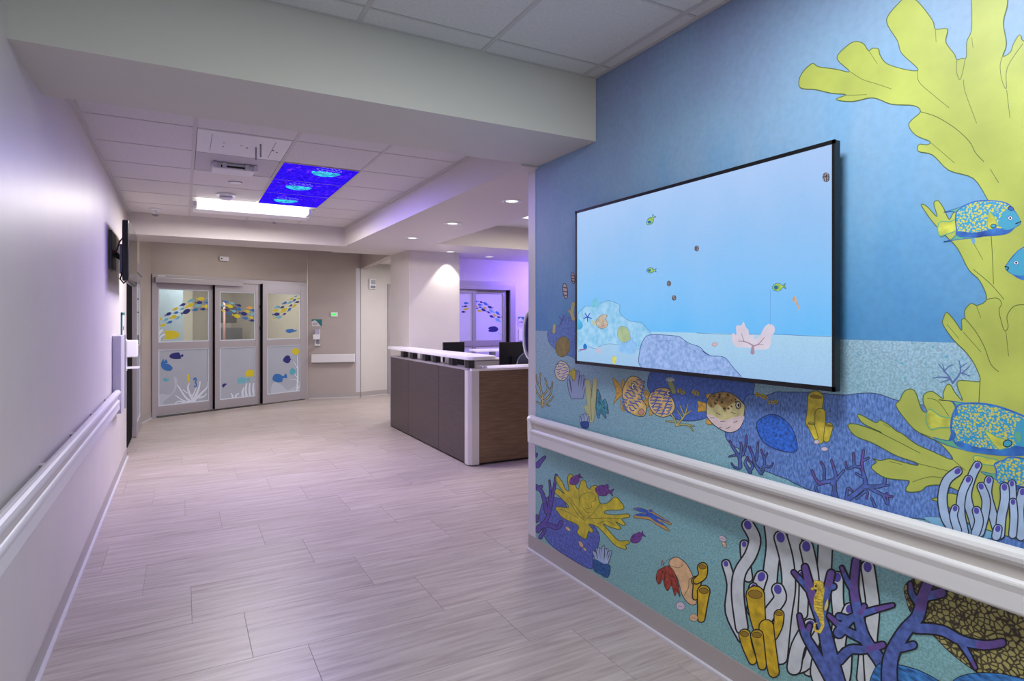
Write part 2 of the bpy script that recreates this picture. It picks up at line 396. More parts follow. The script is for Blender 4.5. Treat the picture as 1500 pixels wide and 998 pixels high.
# ---- near ceiling and far ceiling with tiles
def grid_ceiling(zc, xs, ys, skip=(), lab=''):
    c = struct(box('ceiling', mat('ceiling_void', (150, 148, 148), .9), xs[0], xs[-1], ys[0], ys[-1], zc + .02, zc + .15)); c['label'] = lab
    cache = {}
    for i in range(len(xs) - 1):
        for j in range(len(ys) - 1):
            if (i, j) in skip: continue
            w, d = round(xs[i + 1] - xs[i], 3), round(ys[j + 1] - ys[j], 3)
            if (w, d) not in cache:
                bm = bmesh.new(); g = .008; bbox(bm, -w / 2 + g, w / 2 - g, -d / 2 + g, d / 2 - g, 0, .018, .002); bmesh.ops.recalc_face_normals(bm, faces=bm.faces)
                me = bpy.data.meshes.new('ceiling_tile'); bm.to_mesh(me); bm.free(); me.materials.append(TILE); cache[(w, d)] = me
            o = link('ceiling_tile', cache[(w, d)], c); o.location = ((xs[i] + xs[i + 1]) / 2, (ys[j] + ys[j + 1]) / 2, zc + .002)
    for x in xs: 
        xx = min(max(x, xs[0] + .012), xs[-1] - .012); box('grid_bar', GRID, xx - .012, xx + .012, ys[0], ys[-1], zc - .001, zc + .02, c)
    for j, yv in enumerate(ys):
        yy = min(max(yv, ys[0] + .008), ys[-1] - .008)
        for i in range(len(xs) - 1):
            if (i, j) in skip and (i, j - 1) in skip: continue
            box('grid_bar', GRID, xs[i] + .012, xs[i + 1] - .012, yy - .007, yy + .007, zc, zc + .02, c)
    return c
nc = grid_ceiling(ZN, [XL, .08, .69, 1.30, 1.91, XR], [-3.0, -2.33, -1.72, -1.11, -.5, .11, .72, 1.33, 1.94, 2.55, YB0], {(2, 6), (2, 1)}, 'white tiled ceiling of the near hall')
GX = [XL, .07, .675, 1.28, XS]; GY = [YB1, 3.71, 4.315, 4.92, 5.525, 6.13, 6.735, 7.34, YK]
fc = grid_ceiling(ZF, GX, GY, {(2, 3), (2, 4), (2, 5), (1, 2), (1, 3), (1, 6), (2, 6)}, 'white tiled ceiling of the far hall')
box('edge_trim', GRID, XL, XL + .022, YB1, YK, ZF - .03, ZF, fc); box('edge_trim', GRID, XS - .02, XS, YB1, YK, ZF - .02, ZF, fc)

# ---- baseboards and corner guards
def baseboard(name, fr, s0, s1, h=.10):
    o = fr.box(name, BASE, s0, s1, .0005, .006, .004, h); struct(o)
    fr.box('cove_toe', GUARD, s0, s1, .006, .022, .0005, .012, o); return o
FL = Frame((XL, -3.0), (XL, 7.86)); FR = Frame((XR, YE), (XR, -3.0))
baseboard('baseboard_left', FL, 0, FL.len); baseboard('baseboard_right', FR, 0, FR.len)
struct(box('trim_1', GUARD, XR - .004, XR, YE - .085, YE + .004, .10, ZB)); bpy.data.objects['trim_1']['label'] = 'white corner guard at the end of the mural'
box('guard_return', GUARD, XR, XR + .08, YE, YE + .004, .10, ZB, bpy.data.objects['trim_1'])

# ---- far end: door wall, taupe wall, passage, column
FD = Frame((-.42, 10.79), (2.07, 12.01))
FA = Frame((-.56, 10.16), (-.42, 10.79))
FB = Frame((2.126, 12.04), (3.05, 11.80))
FP = Frame((3.05, 11.80), (4.9, 12.42))
wd = struct(FD.box('wall_far', WALLD, -.0, FD.len + .03, -.15, 0, 2.215, 2.98))
FD.box('wall_pier', WALLD, FD.len, FD.len + .03, -.15, 0, -.1, 2.215, wd)
struct(FA.box('wall_corner', WALLD, 0, FA.len, -.12, 0, -.1, 2.98)); baseboard('baseboard_corner', FA, 0, FA.len)
struct(FB.box('wall_taupe', WALLD, -.02, FB.len, -.12, 0, -.1, 2.98)); baseboard('baseboard_taupe', FB, 0, FB.len)
struct(FB.box('trim_2', GUARD, FB.len - .08, FB.len + .004, 0, .004, .1, 2.52))
struct(FP.box('wall_passage', WALL, 0.02, FP.len, -.12, 0, -.1, 2.98)); baseboard('baseboard_passage', FP, 0.02, FP.len)
FP.box('trim_3', ALU, .64, .70, 0, .03, 0, 2.24)['kind'] = 'structure'
FP.box('trim_4', ALU, .70, 1.7, 0, .03, 2.18, 2.24)['kind'] = 'structure'
FH = Frame((2.80, 8.90), (3.05, 11.80))
struct(FH.box('wall_header', WALLD, 0, FH.len - .01, -.12, 0, 2.505, 2.98))
struct(FH.box('ceiling', PLASTER, 0, FH.len, -2.6, -.12, 2.62, 2.72))
co = struct(box('wall_column', WALL, 2.765, 3.53, 8.06, 8.90, -.1, 2.98)); co['label'] = 'square cream column behind the desk'
struct(box('wall_passage_side', WALL, 3.53, 3.65, 8.90, 12.3, -.1, 2.98)) if False else None
struct(box('wall_passage_end', WALL, 5.0, 5.12, 8.86, 12.6, -.1, 2.98))
# left side room behind door 2, patient room behind door 1
struct(box('wall_room_side', WALLD, -2.4, -2.25, 7.5, 10.6, -.1, 2.9)); struct(box('wall_room_near', WALLD, -2.4, XL - .15, 7.7, 7.86, -.1, 2.9))
struct(box('wall_room_back', WALLD, -2.4, -.6, 10.2, 10.32, -.1, 2.9)); struct(box('ceiling', PLASTER, -2.4, -.5, 7.7, 10.4, 2.75, 2.9))
struct(FD.box('wall_patient_back', mat('room_paint', (196, 188, 172), .6), -1.2, 4.2, -3.1, -3.0, -.1, 2.9))
struct(FD.box('wall_patient_left', mat('room_paint', (196, 188, 172), .6), -.3, -.2, -3.0, -.16, -.1, 2.9))
struct(FD.box('wall_patient_right', mat('room_paint', (196, 188, 172), .6), 3.0, 3.1, -3.0, -.16, -.1, 2.9))
struct(FD.box('ceiling', PLASTER, -.3, 3.1, -3.0, -.16, 2.80, 2.9))
# ================================================================== DOORS
DARKGAP = mat('dark_gap_black', (12, 12, 16), .9, spec=.1)  # near black painted for the dark of gaps and openings; also desk cores
DEC = {'Y': mat('decal_yellow', (206, 190, 30), .5), 'N': mat('decal_navy', (24, 30, 110), .5), 'b': mat('decal_blue', (44, 108, 176), .5),
       'T': mat('decal_teal', (110, 176, 190), .5), 'W': FROSTW, 'O': mat('decal_orange', (222, 160, 60), .5), 'q': mat('decal_aqua', (84, 168, 186), .5)}
def frame_plane(fr, t): return Plane(fr.p(0, t, 0), fr.e, fr.n)
def fishpts(cx, cy, ln, ht, ang, flip=1):
    base = [(.5, 0), (.40, .28), (.15, .48), (-.12, .38), (-.28, .12), (-.5, .34), (-.43, 0), (-.5, -.34), (-.28, -.12), (-.12, -.38), (.15, -.48), (.40, -.28)]
    a = math.radians(ang); out = []
    for x, y in base:
        x *= ln * flip; y *= ht; out.append((cx + x * math.cos(a) + y * math.sin(a), cy - x * math.sin(a) + y * math.cos(a)))
    return out
def school(pl, off, crop, lst, parent, flip=1):
    for (c, x, y, l, a) in lst:
        (px, py), = K(crop, (x, y)); s = CR[crop][2]
        Art(pl, off).poly(fishpts(px, py, l * s * 1.08, l * s * .48, a, flip), DEC[c]).build('fish_decal', parent)
def leaf(door, fr, s0, s1, t, z0, z1, zm, st=.075, top=.12, bot=.14, mid=.11, zmb=None):
    T = .045
    lf = fr.box('door_leaf', ALU, s0, s0 + st, t, t + T, z0, z1, door, .003)
    fr.box('stile', ALU, s1 - st, s1, t, t + T, z0, z1, lf, .003)
    for a, b, n in ((z0, z0 + bot, 'bottom_rail'), (zm - mid / 2, zm + mid / 2, 'middle_rail'), (z1 - top, z1, 'top_rail')):
        fr.box(n, ALU, s0 + st, s1 - st, t + .002, t + T - .002, a, b, lf)
    fr.box('upper_pane', GLASS, s0 + st, s1 - st, t + .018, t + .024, zm + mid / 2, z1 - top, lf)
    fr.box('lower_pane', FROST, s0 + st, s1 - st, t + .014, t + .0235, z0 + bot, zm - mid / 2, lf)
    for a, b in ((z0 + bot, zm - mid / 2), (zm + mid / 2, z1 - top)):
        w = .016
        fr.box('glazing_bead', ALMW, s0 + st, s0 + st + w, t + .026, t + .036, a, b, lf); fr.box('glazing_bead', ALMW, s1 - st - w, s1 - st, t + .026, t + .036, a, b, lf)
        fr.box('glazing_bead', ALMW, s0 + st + w, s1 - st - w, t + .026, t + .036, a, a + w, lf); fr.box('glazing_bead', ALMW, s0 + st + w, s1 - st - w, t + .026, t + .036, b - w, b, lf)
    return lf
# ---- door 1: three leaf sliding door at the end of the hall
d1 = bpy.data.objects.new('door_1', None); C.objects.link(d1); d1.location = FD.p(1.38, 0, 0); d1['kind'] = 'structure'; d1['label'] = 'three leaf sliding glass door with fish decals'
FD.box('door_jamb', ALU, 0, .062, -.12, .03, 0, 2.215, d1, .003); FD.box('door_jamb', ALU, FD.len - .062, FD.len, -.12, .03, 0, 2.215, d1, .003)
FD.box('door_header', ALU, .062, FD.len - .062, -.12, .03, 2.14, 2.215, d1, .003)
FD.box('header_cover', ALU, .03, 1.46, .03, .075, 2.085, 2.165, d1, .004)
FD.box('header_badge', WHITE, .07, .19, .03, .034, 2.178, 2.20, d1)
FD.box('threshold', ALUD, .062, FD.len - .062, -.12, .06, -.001, .006, d1)
l1 = leaf(d1, FD, .064, .985, -.085, .02, 2.13, 1.10, .06, .13, .14)
l2 = leaf(d1, FD, .995, 1.815, -.035, .02, 2.13, 1.10, .085, .14, .14)
l3 = leaf(d1, FD, 1.835, FD.len - .075, .016, .02, 2.155, 1.10, .085, .16, .15)
FD.box('gap_strip', DARKGAP, .985, .995, -.085, .008, .02, 2.13, d1); FD.box('gap_strip', DARKGAP, 1.815, 1.835, -.04, .058, .02, 2.15, d1)  # black strips fill the gaps between the leaves
for z in (1.72, 1.34): FD.box('latch', BLACK, 1.80, 1.832, .012, .03, z, z + .05, d1)
p1, p2, p3 = frame_plane(FD, -.0605), frame_plane(FD, -.0105), frame_plane(FD, .0405)
school(p1, 0, 'd', [('Y', 150, 603, 70, 10), ('b', 130, 655, 55, 0), ('T', 115, 700, 40, 0), ('Y', 190, 680, 75, 12), ('T', 228, 612, 65, 25), ('N', 258, 545, 85, 25), ('Y', 345, 482, 75, 28), ('b', 352, 527, 65, 15), ('Y', 320, 580, 92, 20), ('b', 275, 643, 75, 20), ('T', 372, 592, 65, 30), ('N', 435, 430, 75, 20), ('T', 428, 480, 60, 20), ('N', 472, 517, 120, 25), ('Y', 522, 440, 100, 25), ('T', 535, 380, 85, 20), ('Y', 650, 357, 95, 0), ('N', 632, 403, 85, 0), ('b', 585, 490, 80, 8), ('T', 620, 440, 75, 5), ('Y', 725, 450, 95, -5), ('b', 745, 402, 95, 0), ('N', 680, 483, 65, 0), ('N', 762, 485, 55, 0), ('T', 745, 352, 60, 0)], l1)
school(p2, 0, 'e', [('T', 145, 435, 60, -20), ('b', 178, 383, 70, -15), ('Y', 150, 500, 55, -20), ('T', 268, 400, 70, -15), ('Y', 232, 440, 100, -15), ('N', 195, 490, 65, -20), ('b', 228, 537, 70, -20), ('N', 355, 430, 75, -15), ('b', 350, 478, 85, -15), ('T', 290, 505, 75, -15), ('Y', 325, 570, 110, -15), ('N', 415, 540, 110, -12), ('Y', 470, 510, 70, -15), ('b', 545, 497, 75, -5), ('T', 540, 548, 80, 0), ('Y', 520, 590, 70, -20), ('b', 440, 600, 85, -10), ('N', 530, 633, 70, 0), ('b', 610, 587, 95, 0), ('T', 620, 635, 70, 0), ('Y', 620, 533, 65, -5), ('T', 630, 480, 60, 0), ('O', 500, 462, 80, 0), ('O', 590, 460, 60, 0)], l2)
school(p3, 0, 'e', [('Y', 845, 500, 80, 8), ('T', 870, 455, 80, 10), ('N', 935, 458, 60, 20), ('b', 968, 400, 70, 20), ('N', 855, 550, 95, 5), ('Y', 825, 605, 45, 20), ('T', 885, 588, 90, 10), ('Y', 950, 500, 110, 30), ('N', 1050, 435, 50, 30), ('b', 1030, 490, 70, 45), ('T', 1035, 395, 70, 30), ('Y', 1060, 345, 60, 20), ('b', 1095, 365, 60, 35), ('N', 965, 547, 50, 25), ('Y', 1095, 440, 70, 30), ('N', 1132, 388, 60, 15), ('Y', 1150, 340, 40, 20), ('T', 1115, 312, 50, 20)], l3)
def big(pl, crop, pts, col, name, parent, off=.0004, smooth=True): Art(pl, off).poly(K(crop, *pts), DEC[col], smooth).build(name, parent)
big(p1, 'd', [(205, 850), (235, 820), (225, 780), (215, 748), (300, 745), (360, 755), (395, 785), (390, 815), (350, 840), (290, 850)], 'Y', 'fish_decal', l1)
Art(p1, .0008).branch([(K('d', (135, 900), (140, 800), (185, 740)), [3.5, 3]), (K('d', (150, 880), (170, 820), (215, 790)), [3, 2.5]), (K('d', (120, 880), (118, 780), (130, 740)), [3, 2])], DEC['W'], DEC['W'], .1).build('coral_decal', l1)
big(p1, 'f', [(275, 180), (310, 148), (380, 136), (405, 150), (410, 172), (440, 158), (442, 190), (412, 190), (420, 212), (350, 218), (295, 208)], 'N', 'fish_decal', l1)
big(p1, 'f', [(180, 320), (175, 265), (205, 215), (210, 250), (235, 220), (255, 262), (225, 270), (270, 280), (315, 325), (285, 362), (225, 355)], 'b', 'fish_decal', l1)
big(p1, 'f', [(195, 470), (225, 448), (255, 465), (272, 458), (265, 478), (230, 490)], 'q', 'fish_decal', l1)
big(p1, 'f', [(492, 420), (505, 398), (522, 415), (522, 450), (512, 500), (500, 498), (490, 450)], 'Y', 'fish_decal', l1)
Art(p1, .0008).line(K('f', (572, 468), (590, 450), (602, 470), (592, 500), (606, 530), (590, 560), (580, 545)), [2.6, 1.4], DEC['b']).build('seahorse_decal', l1)
Art(p1, .0003).branch([(K('f', (565, 760), (555, 700), (520, 640), (500, 560), (520, 515)), [6, 1.6]), (K('f', (570, 760), (590, 680), (630, 590), (650, 490)), [6, 2]), (K('f', (540, 740), (470, 680), (410, 590), (370, 530)), [4, 1.5]), (K('f', (530, 750), (440, 720), (350, 660)), [3, 1.5]), (K('f', (600, 700), (680, 620), (735, 560), (740, 490)), [4, 1.6]), (K('f', (640, 690), (700, 670), (730, 640)), [3, 1.5]), (K('f', (420, 610), (400, 560)), [2, 1.5]), (K('f', (490, 630), (440, 590)), [2, 1.5]), (K('f', (560, 660), (590, 600), (600, 560)), [2.5, 1.5]), (K('f', (480, 760), (400, 730), (345, 755)), [2.5, 1.5]), (K('f', (600, 745), (680, 730), (720, 735)), [3, 1.5])], DEC['W'], mat('etch_outline', (140, 146, 158), .5), .28).build('coral_decal', l1)  # darker grey outline round the etched white branches
Art(p1, .0002).poly(K('f', (135, 790), (135, 690), (180, 640), (280, 650), (340, 560), (330, 440), (370, 470), (350, 600), (260, 690), (200, 740), (215, 790)), mat('etch_pale', (184, 191, 202), .4)).build('rock_decal', l1)
big(p2, 'g', [(415, 510), (418, 455), (460, 430), (520, 440), (525, 465), (562, 448), (562, 500), (525, 485), (505, 512)], 'Y', 'fish_decal', l2)
big(p2, 'g', [(310, 590), (325, 535), (380, 520), (425, 540), (465, 525), (465, 575), (420, 565), (410, 595), (350, 597)], 'T', 'fish_decal', l2)
big(p2, 'g', [(125, 625), (150, 600), (185, 605), (160, 630), (145, 648)], 'N', 'fish_decal', l2)
Art(p2, .0003).branch([(K('g', (385, 775), (375, 700), (395, 650)), [4.5, 2]), (K('g', (430, 765), (415, 690), (425, 600)), [4, 2.4]), (K('g', (470, 760), (460, 680), (465, 600)), [4, 2.4]), (K('g', (520, 755), (505, 680), (510, 600)), [4, 2.4]), (K('g', (555, 750), (550, 690), (575, 610)), [4, 2.2]), (K('g', (585, 745), (590, 690), (600, 640)), [3, 2]), (K('g', (260, 780), (250, 740), (235, 720)), [3.5, 1.8]), (K('g', (290, 780), (300, 740), (330, 720)), [3.5, 1.8])], DEC['W'], MATS['etch_outline'], .25).build('coral_decal', l2)
big(p3, 'g', [(975, 210), (1010, 168), (1060, 185), (1062, 230), (1020, 250)], 'Y', 'fish_decal', l3)
big(p3, 'g', [(870, 320), (890, 275), (925, 255), (955, 270), (958, 295), (972, 300), (958, 318), (950, 340), (915, 352)], 'N', 'fish_decal', l3)
big(p3, 'g', [(742, 550), (765, 488), (830, 485), (870, 510), (905, 478), (920, 530), (870, 535), (858, 578), (790, 582)], 'b', 'fish_decal', l3)
big(p3, 'g', [(950, 470), (965, 420), (990, 410), (1025, 445), (1000, 490), (975, 495)], 'q', 'fish_decal', l3)
big(p3, 'e', [(985, 775), (1005, 750), (1085, 745), (1100, 765), (1128, 755), (1125, 775), (1090, 785), (1030, 800)], 'b', 'fish_decal', l3)
Art(p3, .0003).branch([(K('g', (1040, 700), (1050, 520), (1050, 380), (1045, 260)), [3, 1]), (K('g', (1050, 540), (1000, 470), (960, 440)), [1.4, .8]), (K('g', (1050, 420), (1010, 350), (990, 330)), [1.4, .8]), (K('g', (1070, 580), (1010, 550), (930, 545)), [1.6, .8]), (K('g', (1060, 660), (1075, 560), (1070, 450)), [1.6, .8])], DEC['W'], MATS['etch_outline'], .3).build('coral_decal', l3)
Art(p3, .0002).poly(K('g', (750, 740), (752, 590), (860, 620), (920, 680), (1000, 640), (1085, 600), (1085, 712)), MATS['etch_pale']).build('rock_decal', l3)
# ---- patient room furniture seen through the glass
FD.box('curtain_panel', mat('curtain_blue', (164, 186, 200), .8), .48, 1.05, -1.2, -1.17, .1, 2.6)
cu = bpy.data.objects['curtain_panel']; tag(cu, 'pale blue curtain hanging behind the left glass leaf', 'curtain')
wb = FD.box('cabinet_carcass', mat('cabinet_white', (214, 210, 192), .5), 1.15, 1.9, -2.95, -2.5, 0, 2.5, None, .01); wb.name = 'tall_cabinet'; tag(wb, 'tall cream cabinet in the room behind the middle glass leaf', 'cabinet')
eq = thing('equipment_cart', 'dark equipment cart in the room behind the middle glass leaf', 'cart', FD.p(2.25, -1.9, 0))
FD.box('cart_body', mat('cart_grey', (62, 62, 64), .5), 2.0, 2.5, -2.1, -1.7, .12, 1.35, eq, .02); FD.box('cart_screen', SCREENOFF, 2.02, 2.48, -1.92, -1.88, 1.45, 1.78, eq, .01)
FD.box('cart_post', GREYP, 2.22, 2.28, -1.95, -1.9, 1.33, 1.5, eq)
for a in (2.02, 2.42): FD.box('caster', BLACK, a, a + .06, -1.98, -1.82, 0, .12, eq, .01)
ivp = thing('drip_stand', 'thin reddish pole stand behind the middle glass leaf', 'stand', FD.p(1.72, -1.0, 0))
q = FD.p(1.72, -1.0, 0); tube('pole', mat('pole_red', (150, 104, 96), .5), [q, q + Vector((0, 0, 1.85))], .022, ivp)
lathe('pole_base', GREYP, [(.2, 0), (.2, .03), (.03, .06)], q, ivp)
# ---- door 2: glass leaf in the left wall, standing open
F2 = Frame((XL - .03, 7.86), (XL - .03, 10.14))
d2 = bpy.data.objects.new('door_2', None); C.objects.link(d2); d2.location = (XL, 9, 0); d2['kind'] = 'structure'; d2['label'] = 'half open sliding glass door in the left wall'
F2.box('door_header', ALU, 0, 2.28, -.1, .07, 2.12, 2.24, d2, .003); F2.box('wall_panel', WALL, 0, 2.28, -.12, .03, 2.24, 2.98, d2)
F2.box('door_jamb', ALU, 2.205, 2.28, -.1, .06, 0, 2.12, d2, .003); F2.box('door_jamb', ALUD, 0, .06, -.1, .0, 0, 2.12, d2, .003)
lf = leaf(d2, F2, 1.22, 2.20, .012, .015, 2.11, 1.10, .10, .12, .14); lf2 = leaf(d2, F2, .03, .66, -.14, .015, 2.11, 1.10, .06, .12, .14)
F2.box('notice_sheet', WHITE, 1.45, 1.95, .037, .039, 1.62, 1.98, lf); F2.box('notice_band', mat('notice_blue', (40, 60, 150), .5), 1.45, 1.95, .039, .0395, 1.78, 1.80, lf); F2.box('notice_sheet', WHITE, 1.45, 1.95, .037, .039, 1.30, 1.60, lf)
F2.box('dark_opening_sheet', DARKGAP, .20, 1.22, -.075, .006, 0.01, 2.12, d2)  # black sheet added to paint the shade inside the open doorway
# ---- door 3 behind the station
F3 = Frame((3.53, YP), (4.80, YP))
d3 = bpy.data.objects.new('door_3', None); C.objects.link(d3); d3.location = (4.2, YP, 0); d3['kind'] = 'structure'; d3['label'] = 'sliding door with fish decals behind the desk'
F3.box('door_header', ALU, 0, 1.27, -.1, .03, 2.05, 2.125, d3, .003); F3.box('header_cover', ALU, 0, 1.16, .03, .07, 1.99, 2.06, d3, .004)
F3.box('door_jamb', ALU, 1.17, 1.27, -.1, .03, 0, 2.05, d3, .003); F3.box('gap_strip', DARKGAP, 1.13, 1.17, -.08, -.02, 0, 2.05, d3)  # black strip fills the gap beside the jamb
PALE = mat('film_white', (208, 206, 214), .45)
def solid_leaf(s0, s1, t):
    lf = F3.box('door_leaf', ALU, s0, s0 + .06, t, t + .045, .02, 2.04, d3, .003); F3.box('stile', ALU, s1 - .06, s1, t, t + .045, .02, 2.04, lf, .003)
    for a, b in ((.02, .16), (1.09, 1.18), (1.93, 2.04)): F3.box('rail', ALU, s0 + .06, s1 - .06, t + .002, t + .043, a, b, lf)
    for a, b in ((.16, 1.09), (1.18, 1.93)): F3.box('pane', PALE, s0 + .06, s1 - .06, t + .015, t + .025, a, b, lf)
    return lf
la = solid_leaf(0, .56, -.03); lb = solid_leaf(.50, 1.13, -.085)
school(frame_plane(F3, -.004), 0, 'r', [('b', 122, 443, 38, 0), ('N', 118, 467, 30, 0), ('Y', 122, 488, 40, 10), ('N', 102, 510, 34, 0), ('b', 96, 470, 20, 0)], la, -1)
school(frame_plane(F3, -.0595), 0, 'r', [('N', 178, 447, 40, 0), ('b', 197, 430, 38, 0), ('N', 238, 436, 30, -20), ('Y', 197, 466, 34, 0), ('b', 228, 455, 36, -10), ('N', 188, 482, 50, 0), ('b', 273, 450, 44, -30), ('Y', 225, 503, 40, -10), ('b', 232, 475, 30, -15), ('N', 258, 497, 44, -25), ('Y', 268, 480, 36, -15), ('N', 308, 475, 42, -15), ('T', 318, 505, 50, -30), ('b', 365, 522, 44, -40), ('Y', 342, 537, 36, -15), ('N', 320, 547, 40, -20), ('T', 367, 575, 50, -30), ('N', 372, 552, 30, -20), ('N', 295, 515, 30, -30), ('Y', 396, 550, 24, -20)], lb, -1)
Art(frame_plane(F3, -.0595), .0004).poly(K('r', (290, 640), (303, 625), (345, 622), (368, 642), (350, 662), (305, 664), (290, 655), (300, 645)), DEC['N']).line(K('r', (365, 668), (395, 690)), .6, DEC['T'], False, False).build('fish_decal', lb)

# ================================================================== HANDRAILS
def handrail(fr, s0, s1, label):
    q = fr.p((s0 + s1) / 2, 0, 0); r = thing('handrail', label, 'handrail', q)
    def arc(c, rx, rz, a0, a1, n=5): return [(c[0] + rx * math.cos(math.radians(a0 + (a1 - a0) * k / n)), c[1] + rz * math.sin(math.radians(a0 + (a1 - a0) * k / n))) for k in range(n + 1)]
    top = arc((.040, .868), .026, .025, -45, 200, 9) + [(.022, .845), (.050, .845)]
    bump = arc((.040, .795), .022, .018, 110, 0, 7) + [(.058, .775)] + arc((.044, .728), .016, .013, 0, -90) + [(.018, .715), (.018, .80)]
    def ext(name, pts, m, a, b, par):
        bm = bmesh.new(); r0 = [bm.verts.new(fr.p(a, *p)) for p in pts]; r1 = [bm.verts.new(fr.p(b, *p)) for p in pts]; n = len(pts)
        for i in range(n): f = bm.faces.new((r0[i], r0[(i + 1) % n], r1[(i + 1) % n], r1[i]))
        bm.faces.new(r0[::-1]); bm.faces.new(r1); bmesh.ops.recalc_face_normals(bm, faces=bm.faces)
        return bm_obj(name, bm, m, par)
    ext('grip_rail', top, RAIL, s0, s1, r); ext('bumper_rail', bump, RAIL, s0, s1, r)
    ext('groove_strip', [(.020, .79), (.052, .79), (.050, .815), (.051, .85), (.020, .85)], mat('rail_groove', (200, 194, 188), .5), s0, s1, r)
    for s in (s0, s1 - .03):
        ext('end_cap', arc((.040, .868), .0275, .0265, -30, 180, 8) + [(.002, .868), (.002, .713), (.050, .713), (.0615, .725), (.0635, .795)], WHITE, s, s + .03, r)
    k = s0 + .4
    while k < s1 - .2:
        fr.box('bracket', ALU, k, k + .05, .0, .024, .73, .878, r); k += .82
    return r
handrail(FR, .085, 6.3, 'long white handrail running below the wall screen across the mural')
handrail(FL, .1, 9.28, 'long white handrail on the plain left wall')
rb = thing('wall_bumper', 'short white bumper rail on the taupe wall at the far end', 'bumper rail', FB.p(.45, 0, .7))
FB.box('bumper_rail', RAIL, .05, .84, .03, .085, .69, .85, rb, .014); FB.box('groove_strip', BASE, .06, .83, .0, .034, .70, .84, rb); FB.box('end_cap', WHITE, .835, .86, .0, .088, .687, .853, rb, .012)

# ================================================================== RECEPTION DESK
DX, DY0, DY1 = 2.575, 5.635, 8.29
dk = thing('reception_desk', 'reception desk with dark wood panels and white raised counter', 'desk', (2.9, 6.8, 0))
box('desk_core', DARKGAP, DX + .02, DX + .14, DY0 + .05, DY1, .03, .98, dk); box('plinth', BLACK, DX + .03, DX + .13, DY0 + .06, DY1, 0, .03, dk)
for a, b in ((5.745, 6.468), (6.474, 7.53), (7.536, DY1 - .01)): box('front_panel', DKWOOD, DX, DX + .02, a, b, .025, .985, dk, .002)
box('end_post', ALU, DX - .004, DX + .14, DY1 - .01, DY1 + .015, 0, 1.0, dk, .003)
prism('corner_post', mat('post_cream', (206, 200, 196), .4), [(DX - .002, DY0 + .11), (DX - .002, DY0 + .03), (DX + .03, DY0 - .002), (DX + .115, DY0 - .002), (DX + .115, DY0 + .05), (DX + .05, DY0 + .11)], 'z', .012, .992, dk, .003)
box('side_panel', BRWOOD, DX + .118, 4.3, DY0, DY0 + .02, .025, .975, dk, .002); box('side_core', DARKGAP, DX + .14, 4.3, DY0 + .02, DY0 + .1, .03, .97, dk); box('side_plinth', BLACK, DX + .13, 4.28, DY0 + .03, DY0 + .09, 0, .03, dk)
box('side_counter', SOLID, DX + .02, 4.32, DY0 - .02, DY0 + .34, .978, 1.002, dk, .004)
box('trim_strip', ALU, DX - .006, DX + .15, DY0 + .03, DY1, .985, 1.004, dk, .003)
box('worktop', SOLID, DX + .14, 3.4, DY0 + .12, 8.02, .72, .75, dk, .004)
# raised counter with rounded ends
pts = []
xa, xb, ya, yb = 2.515, 2.875, 5.50, 8.38
def rr(cx, cy, r, a0, a1, n=6): return [(cx + r * math.cos(math.radians(a0 + (a1 - a0) * k / n)), cy + r * math.sin(math.radians(a0 + (a1 - a0) * k / n))) for k in range(n + 1)]
pts = rr(xa + .10, ya + .10, .10, 180, 270) + rr(xb - .16, ya + .16, .16, 270, 360) + rr(xb - .10, yb - .10, .10, 0, 90) + rr(xa + .17, yb - .17, .17, 90, 180)
pts = [(min(x, 2.755) if y > 7.98 else x, y) for x, y in pts]
prism('raised_counter', SOLID, pts, 'z', 1.098, 1.134, dk, .006)
for y in (5.72, 6.16, 6.66, 7.0, 7.46, 7.84):
    box('standoff', ALUD, DX + .035, DX + .10, y, y + .10, 1.0, 1.1, dk)
for y in (6.32, 6.80, 7.16, 7.60): box('cable_box', SOLID, DX + .11, DX + .14, y, y + .24, 1.005, 1.075, dk, .004)
sm = thing('desk_dispenser', 'small white pump lying on the desk corner', 'dispenser', (2.72, 5.72, 1.003)); lathe('pump_body', WHITE, [(.045, 0), (.05, .015), (.035, .03), (.012, .036)], (2.72, 5.73, 1.003), sm); lathe('pump_button', WHITE, [(.02, 0), (.022, .014), (.012, .02)], (2.79, 5.70, 1.003), sm)
# far counter of the station
fcn = thing('back_counter', 'low grey back counter with white raised ledge behind the desk', 'counter', (4.2, 7.9, 0))
GL = mat('laminate_grey', (136, 132, 132), .45)
for a, b in ((3.54, 4.09), (4.095, 4.9)): box('counter_panel', GL, a, b, 7.72, 7.75, .03, .94, fcn, .003)
box('counter_body', GL, 3.54, 4.9, 7.75, 8.1, .03, .93, fcn); box('counter_top', SOLID, 3.535, 4.95, 7.70, 8.12, .94, .962, fcn, .004); box('plinth', BLACK, 3.56, 4.88, 7.74, 8.08, 0, .03, fcn)
box('raised_ledge', SOLID, 3.72, 4.95, 7.86, 8.16, 1.045, 1.078, fcn, .012)
for x in (4.0, 4.6): box('standoff', GREYP, x, x + .06, 7.95, 8.05, .96, 1.05, fcn)
def monitor(label, x, y, z, w, h, rz, tilt=0):
    r = thing('monitor', label, 'monitor', (x, y, z))
    f = Frame((x - w / 2 * math.cos(rz), y - w / 2 * math.sin(rz)), (x + w / 2 * math.cos(rz), y + w / 2 * math.sin(rz)))
    f.box('casing', BLACK, 0, w, -.03, 0, z + .14, z + .14 + h, r, .006); f.box('screen', SCREENOFF, .012, w - .012, -.032, -.03, z + .155, z + .128 + h, r)
    f.box('neck', BLACK, w / 2 - .03, w / 2 + .03, .0, .04, z + .01, z + .30, r); f.box('foot', BLACK, w / 2 - .12, w / 2 + .12, -.08, .1, z, z + .012, r, .004)
    return r
monitor('black monitor half hidden behind the raised white counter', 2.985, 6.98, .75, .30, .34, .1)
monitor('larger black monitor standing near the blue oval screen', 3.64, 6.65, .75, .36, .34, -.05)
